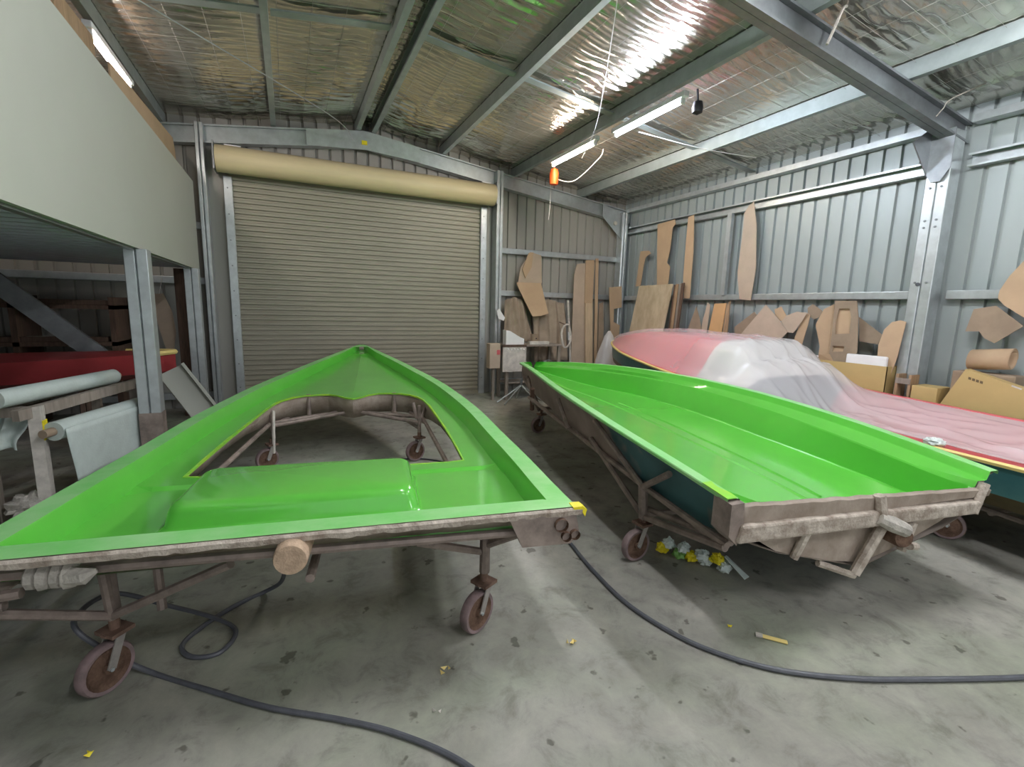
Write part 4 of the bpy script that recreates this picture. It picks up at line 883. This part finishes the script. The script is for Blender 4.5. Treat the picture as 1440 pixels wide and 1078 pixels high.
for k, (mt, zz, yy, xx, L_, lab) in enumerate([('timber_dark', 1.501, 7.52, -2.75, 1.5, 'dark timber offcut on the top shelf of the dark rack'), ('timber_grey', 1.501, 7.68, -2.95, 1.3, 'grey timber offcut on the top shelf of the dark rack'),
        ('timber_dark', 1.051, 7.52, -2.85, 1.6, 'dark brown timber offcut on the middle shelf of the dark rack'), ('timber_grey', 1.051, 7.66, -3.0, 1.2, 'grey timber offcut on the middle shelf of the dark rack'), ('timber_pale', .551, 7.55, -2.9, 1.4, 'pale timber offcut on the low shelf of the dark rack')]):
    o = bevel(MB().box(-L_/2, L_/2, -.045, .045, 0, .06).build('timber_offcut', mt), .003, 1); o.location = (xx, yy, zz)
    tag(o, lab, 'timber', 'timber offcuts on the dark rack')
t = thing('curved_offcut', 'curved pale cardboard offcut hanging beside the timber post', 'cardboard', (-1.52, 7.98, 0))
MB().prism([(-.13, 0, 1.66), (-.02, 0, 1.67), (.06, 0, 1.45), (.09, 0, 1.15), (.05, 0, .90), (.0, 0, .82), (-.05, 0, .95), (-.11, 0, 1.25), (-.14, 0, 1.5)], (0, -.01, 0)).build('sheet', 'card_pale', t)
MB().prism([(0, -.012, .82), (.05, -.012, .90), (.04, -.012, .80), (.01, -.012, .76)], (0, -.004, 0)).build('torn_tip', 'card_dark', t)
MB().tube([(-.07, -.005, 1.64), (-.06, .2, 1.88)], .004, 5).build('hanging_string', 'cable', t)
t = thing('cream_channel', 'cream moulded channel leaning beside the mezzanine post', 'channel', (0, 0, 0))
a, b_ = Vector((-1.18, 6.3, .80)), Vector((-.82, 6.05, .28)); dd = (b_-a)
a2 = a-dd*.05; b2 = b_+dd*.42
MB().bar(a2, b2, .26, .03, (.2, -1, .3)).build('web', 'fascia', t)
sd = dd.cross(Vector((.2, -1, .3))).normalized()
for s_ in (-1, 1): MB().bar(a2+sd*s_*.12+Vector((0, -.04, 0)), b2+sd*s_*.12+Vector((0, -.04, 0)), .03, .09, (.2, -1, .3)).build('side_flange', 'fascia', t)

# ------------------------------------------------------------------ hoses, rubbish and crumbs on the floor
def hose(name, pts, r, mt, label): return tag(MB().tube(smooth_path([(*p, r+.001) if len(p) == 2 else p for p in pts], 8), r, 8).build(name, mt, None, True), label, 'hose')
hose('air_hose', [(1.30, 3.9), (1.62, 3.2), (1.70, 2.75), (1.637, 2.253), (1.614, 1.874), (1.679, 1.567), (1.789, 1.362), (1.953, 1.191), (2.206, 1.033), (2.5, .901), (2.942, .724), (3.6, .5)], .012, 'hose_grey', 'dark grey air hose curving across the floor below the hull mould')
hose('air_hose', [(-.03, 1.98, .66), (-.06, 2.25, .42), (-.1, 2.62, .12), (-.19, 2.74), (-.33, 2.66), (-.46, 2.53), (-.515, 2.42), (-.46, 2.32), (-.35, 2.305), (-.30, 2.44), (-.40, 2.56, .03), (-.60, 2.64, .10), (-.80, 2.60, .24), (-.86, 2.36, .27), (-.76, 2.33, .13), (-.60, 2.28), (-.349, 2.061), (-.135, 1.881), (.116, 1.711), (.304, 1.562), (.486, 1.36), (.62, 1.1)], .011, 'hose_grey', 'long grey hose looped below the deck mould and trailing forward')
hose('power_lead', [(-.1, 4.55), (.35, 4.62), (.8, 4.78), (1.2, 4.72), (1.5, 4.4)], .008, 'rubber', 'thin black lead lying under the deck mould opening')
t = thing('masking_rubbish', 'crumpled yellow and white masking rubbish beside the hull castor', 'rubbish', (2.28, 2.08, 0))
for k in range(9):
    f = k/8; px, py = -.07+.19*f, .16-.33*f
    crumple('crumpled_strip', ['yellow_tape', 'bagwhite', 'leafgreen', 'bagwhite', 'yellow_tape', 'bagwhite', 'bagwhite', 'yellow_tape', 'bagwhite'][k], (px, py+.02*math.sin(k*2.3), .012+.04*(k % 2)), .038, .035, .035, k*3.7, None, None, t)
MB().add([(.12, -.17, .10), (.16, -.15, .09), (.19, -.30, .02), (.14, -.31, .02)], [(0, 1, 2, 3)]).build('loose_end', 'bagwhite', t, thick=.005)
def crumb(x, y, n, mt, label, s_=.02, name='paint_flake'):
    o = MB()
    for k in range(n):
        a = random.uniform(0, 6.28); r_ = random.uniform(0, .03) if n > 1 else 0; w = s_*random.uniform(.6, 1.2)
        cx, cy2 = r_*math.cos(a), r_*math.sin(a)
        o.add([(cx+w*math.cos(a+j*1.571)*(1 if j % 2 else .5), cy2+w*math.sin(a+j*1.571)*(1 if j % 2 else .5), .004+.012*(j % 2)) for j in range(4)]+[(cx, cy2, .016)], [(0, 1, 4), (1, 2, 4), (2, 3, 4), (3, 0, 4), (3, 2, 1, 0)])
    o = o.build(name, mt); o.location = (x, y, 0); return tag(o, label, 'debris', 'paint flakes on the floor')
o = crumb(1.176, 1.727, 5, 'yellow_rim', 'cluster of cream flakes in the middle of the floor')
crumb(.555, 1.797, 3, 'yellow_rim', 'few cream flakes before the deck mould castor', .014)
crumb(-.707, 1.921, 2, 'yellow_tape', 'yellow flakes at the near edge by the big castor', .016)
crumb(.142, 1.70, 2, 'dusty_white', 'pale flakes beside the trailing hose', .012)
crumb(2.0, 1.52, 2, 'yellow_tape', 'yellow flake just behind the cream stick', .012)
crumb(.47, 1.62, 2, 'dusty_white', 'pale flakes right of the trailing hose', .010)
t = thing('mixing_stick', 'flat cream mixing stick lying on the floor', 'stick', (2.11, 1.362, .004), -.85); bevel(MB().box(-.07, .07, -.013, .013, 0, .008).build('blade', 'yellow_rim', t), .003); MB().box(-.071, -.04, -.0135, .0135, -.0005, .0085).build('stained_end', 'dusty_white', t)
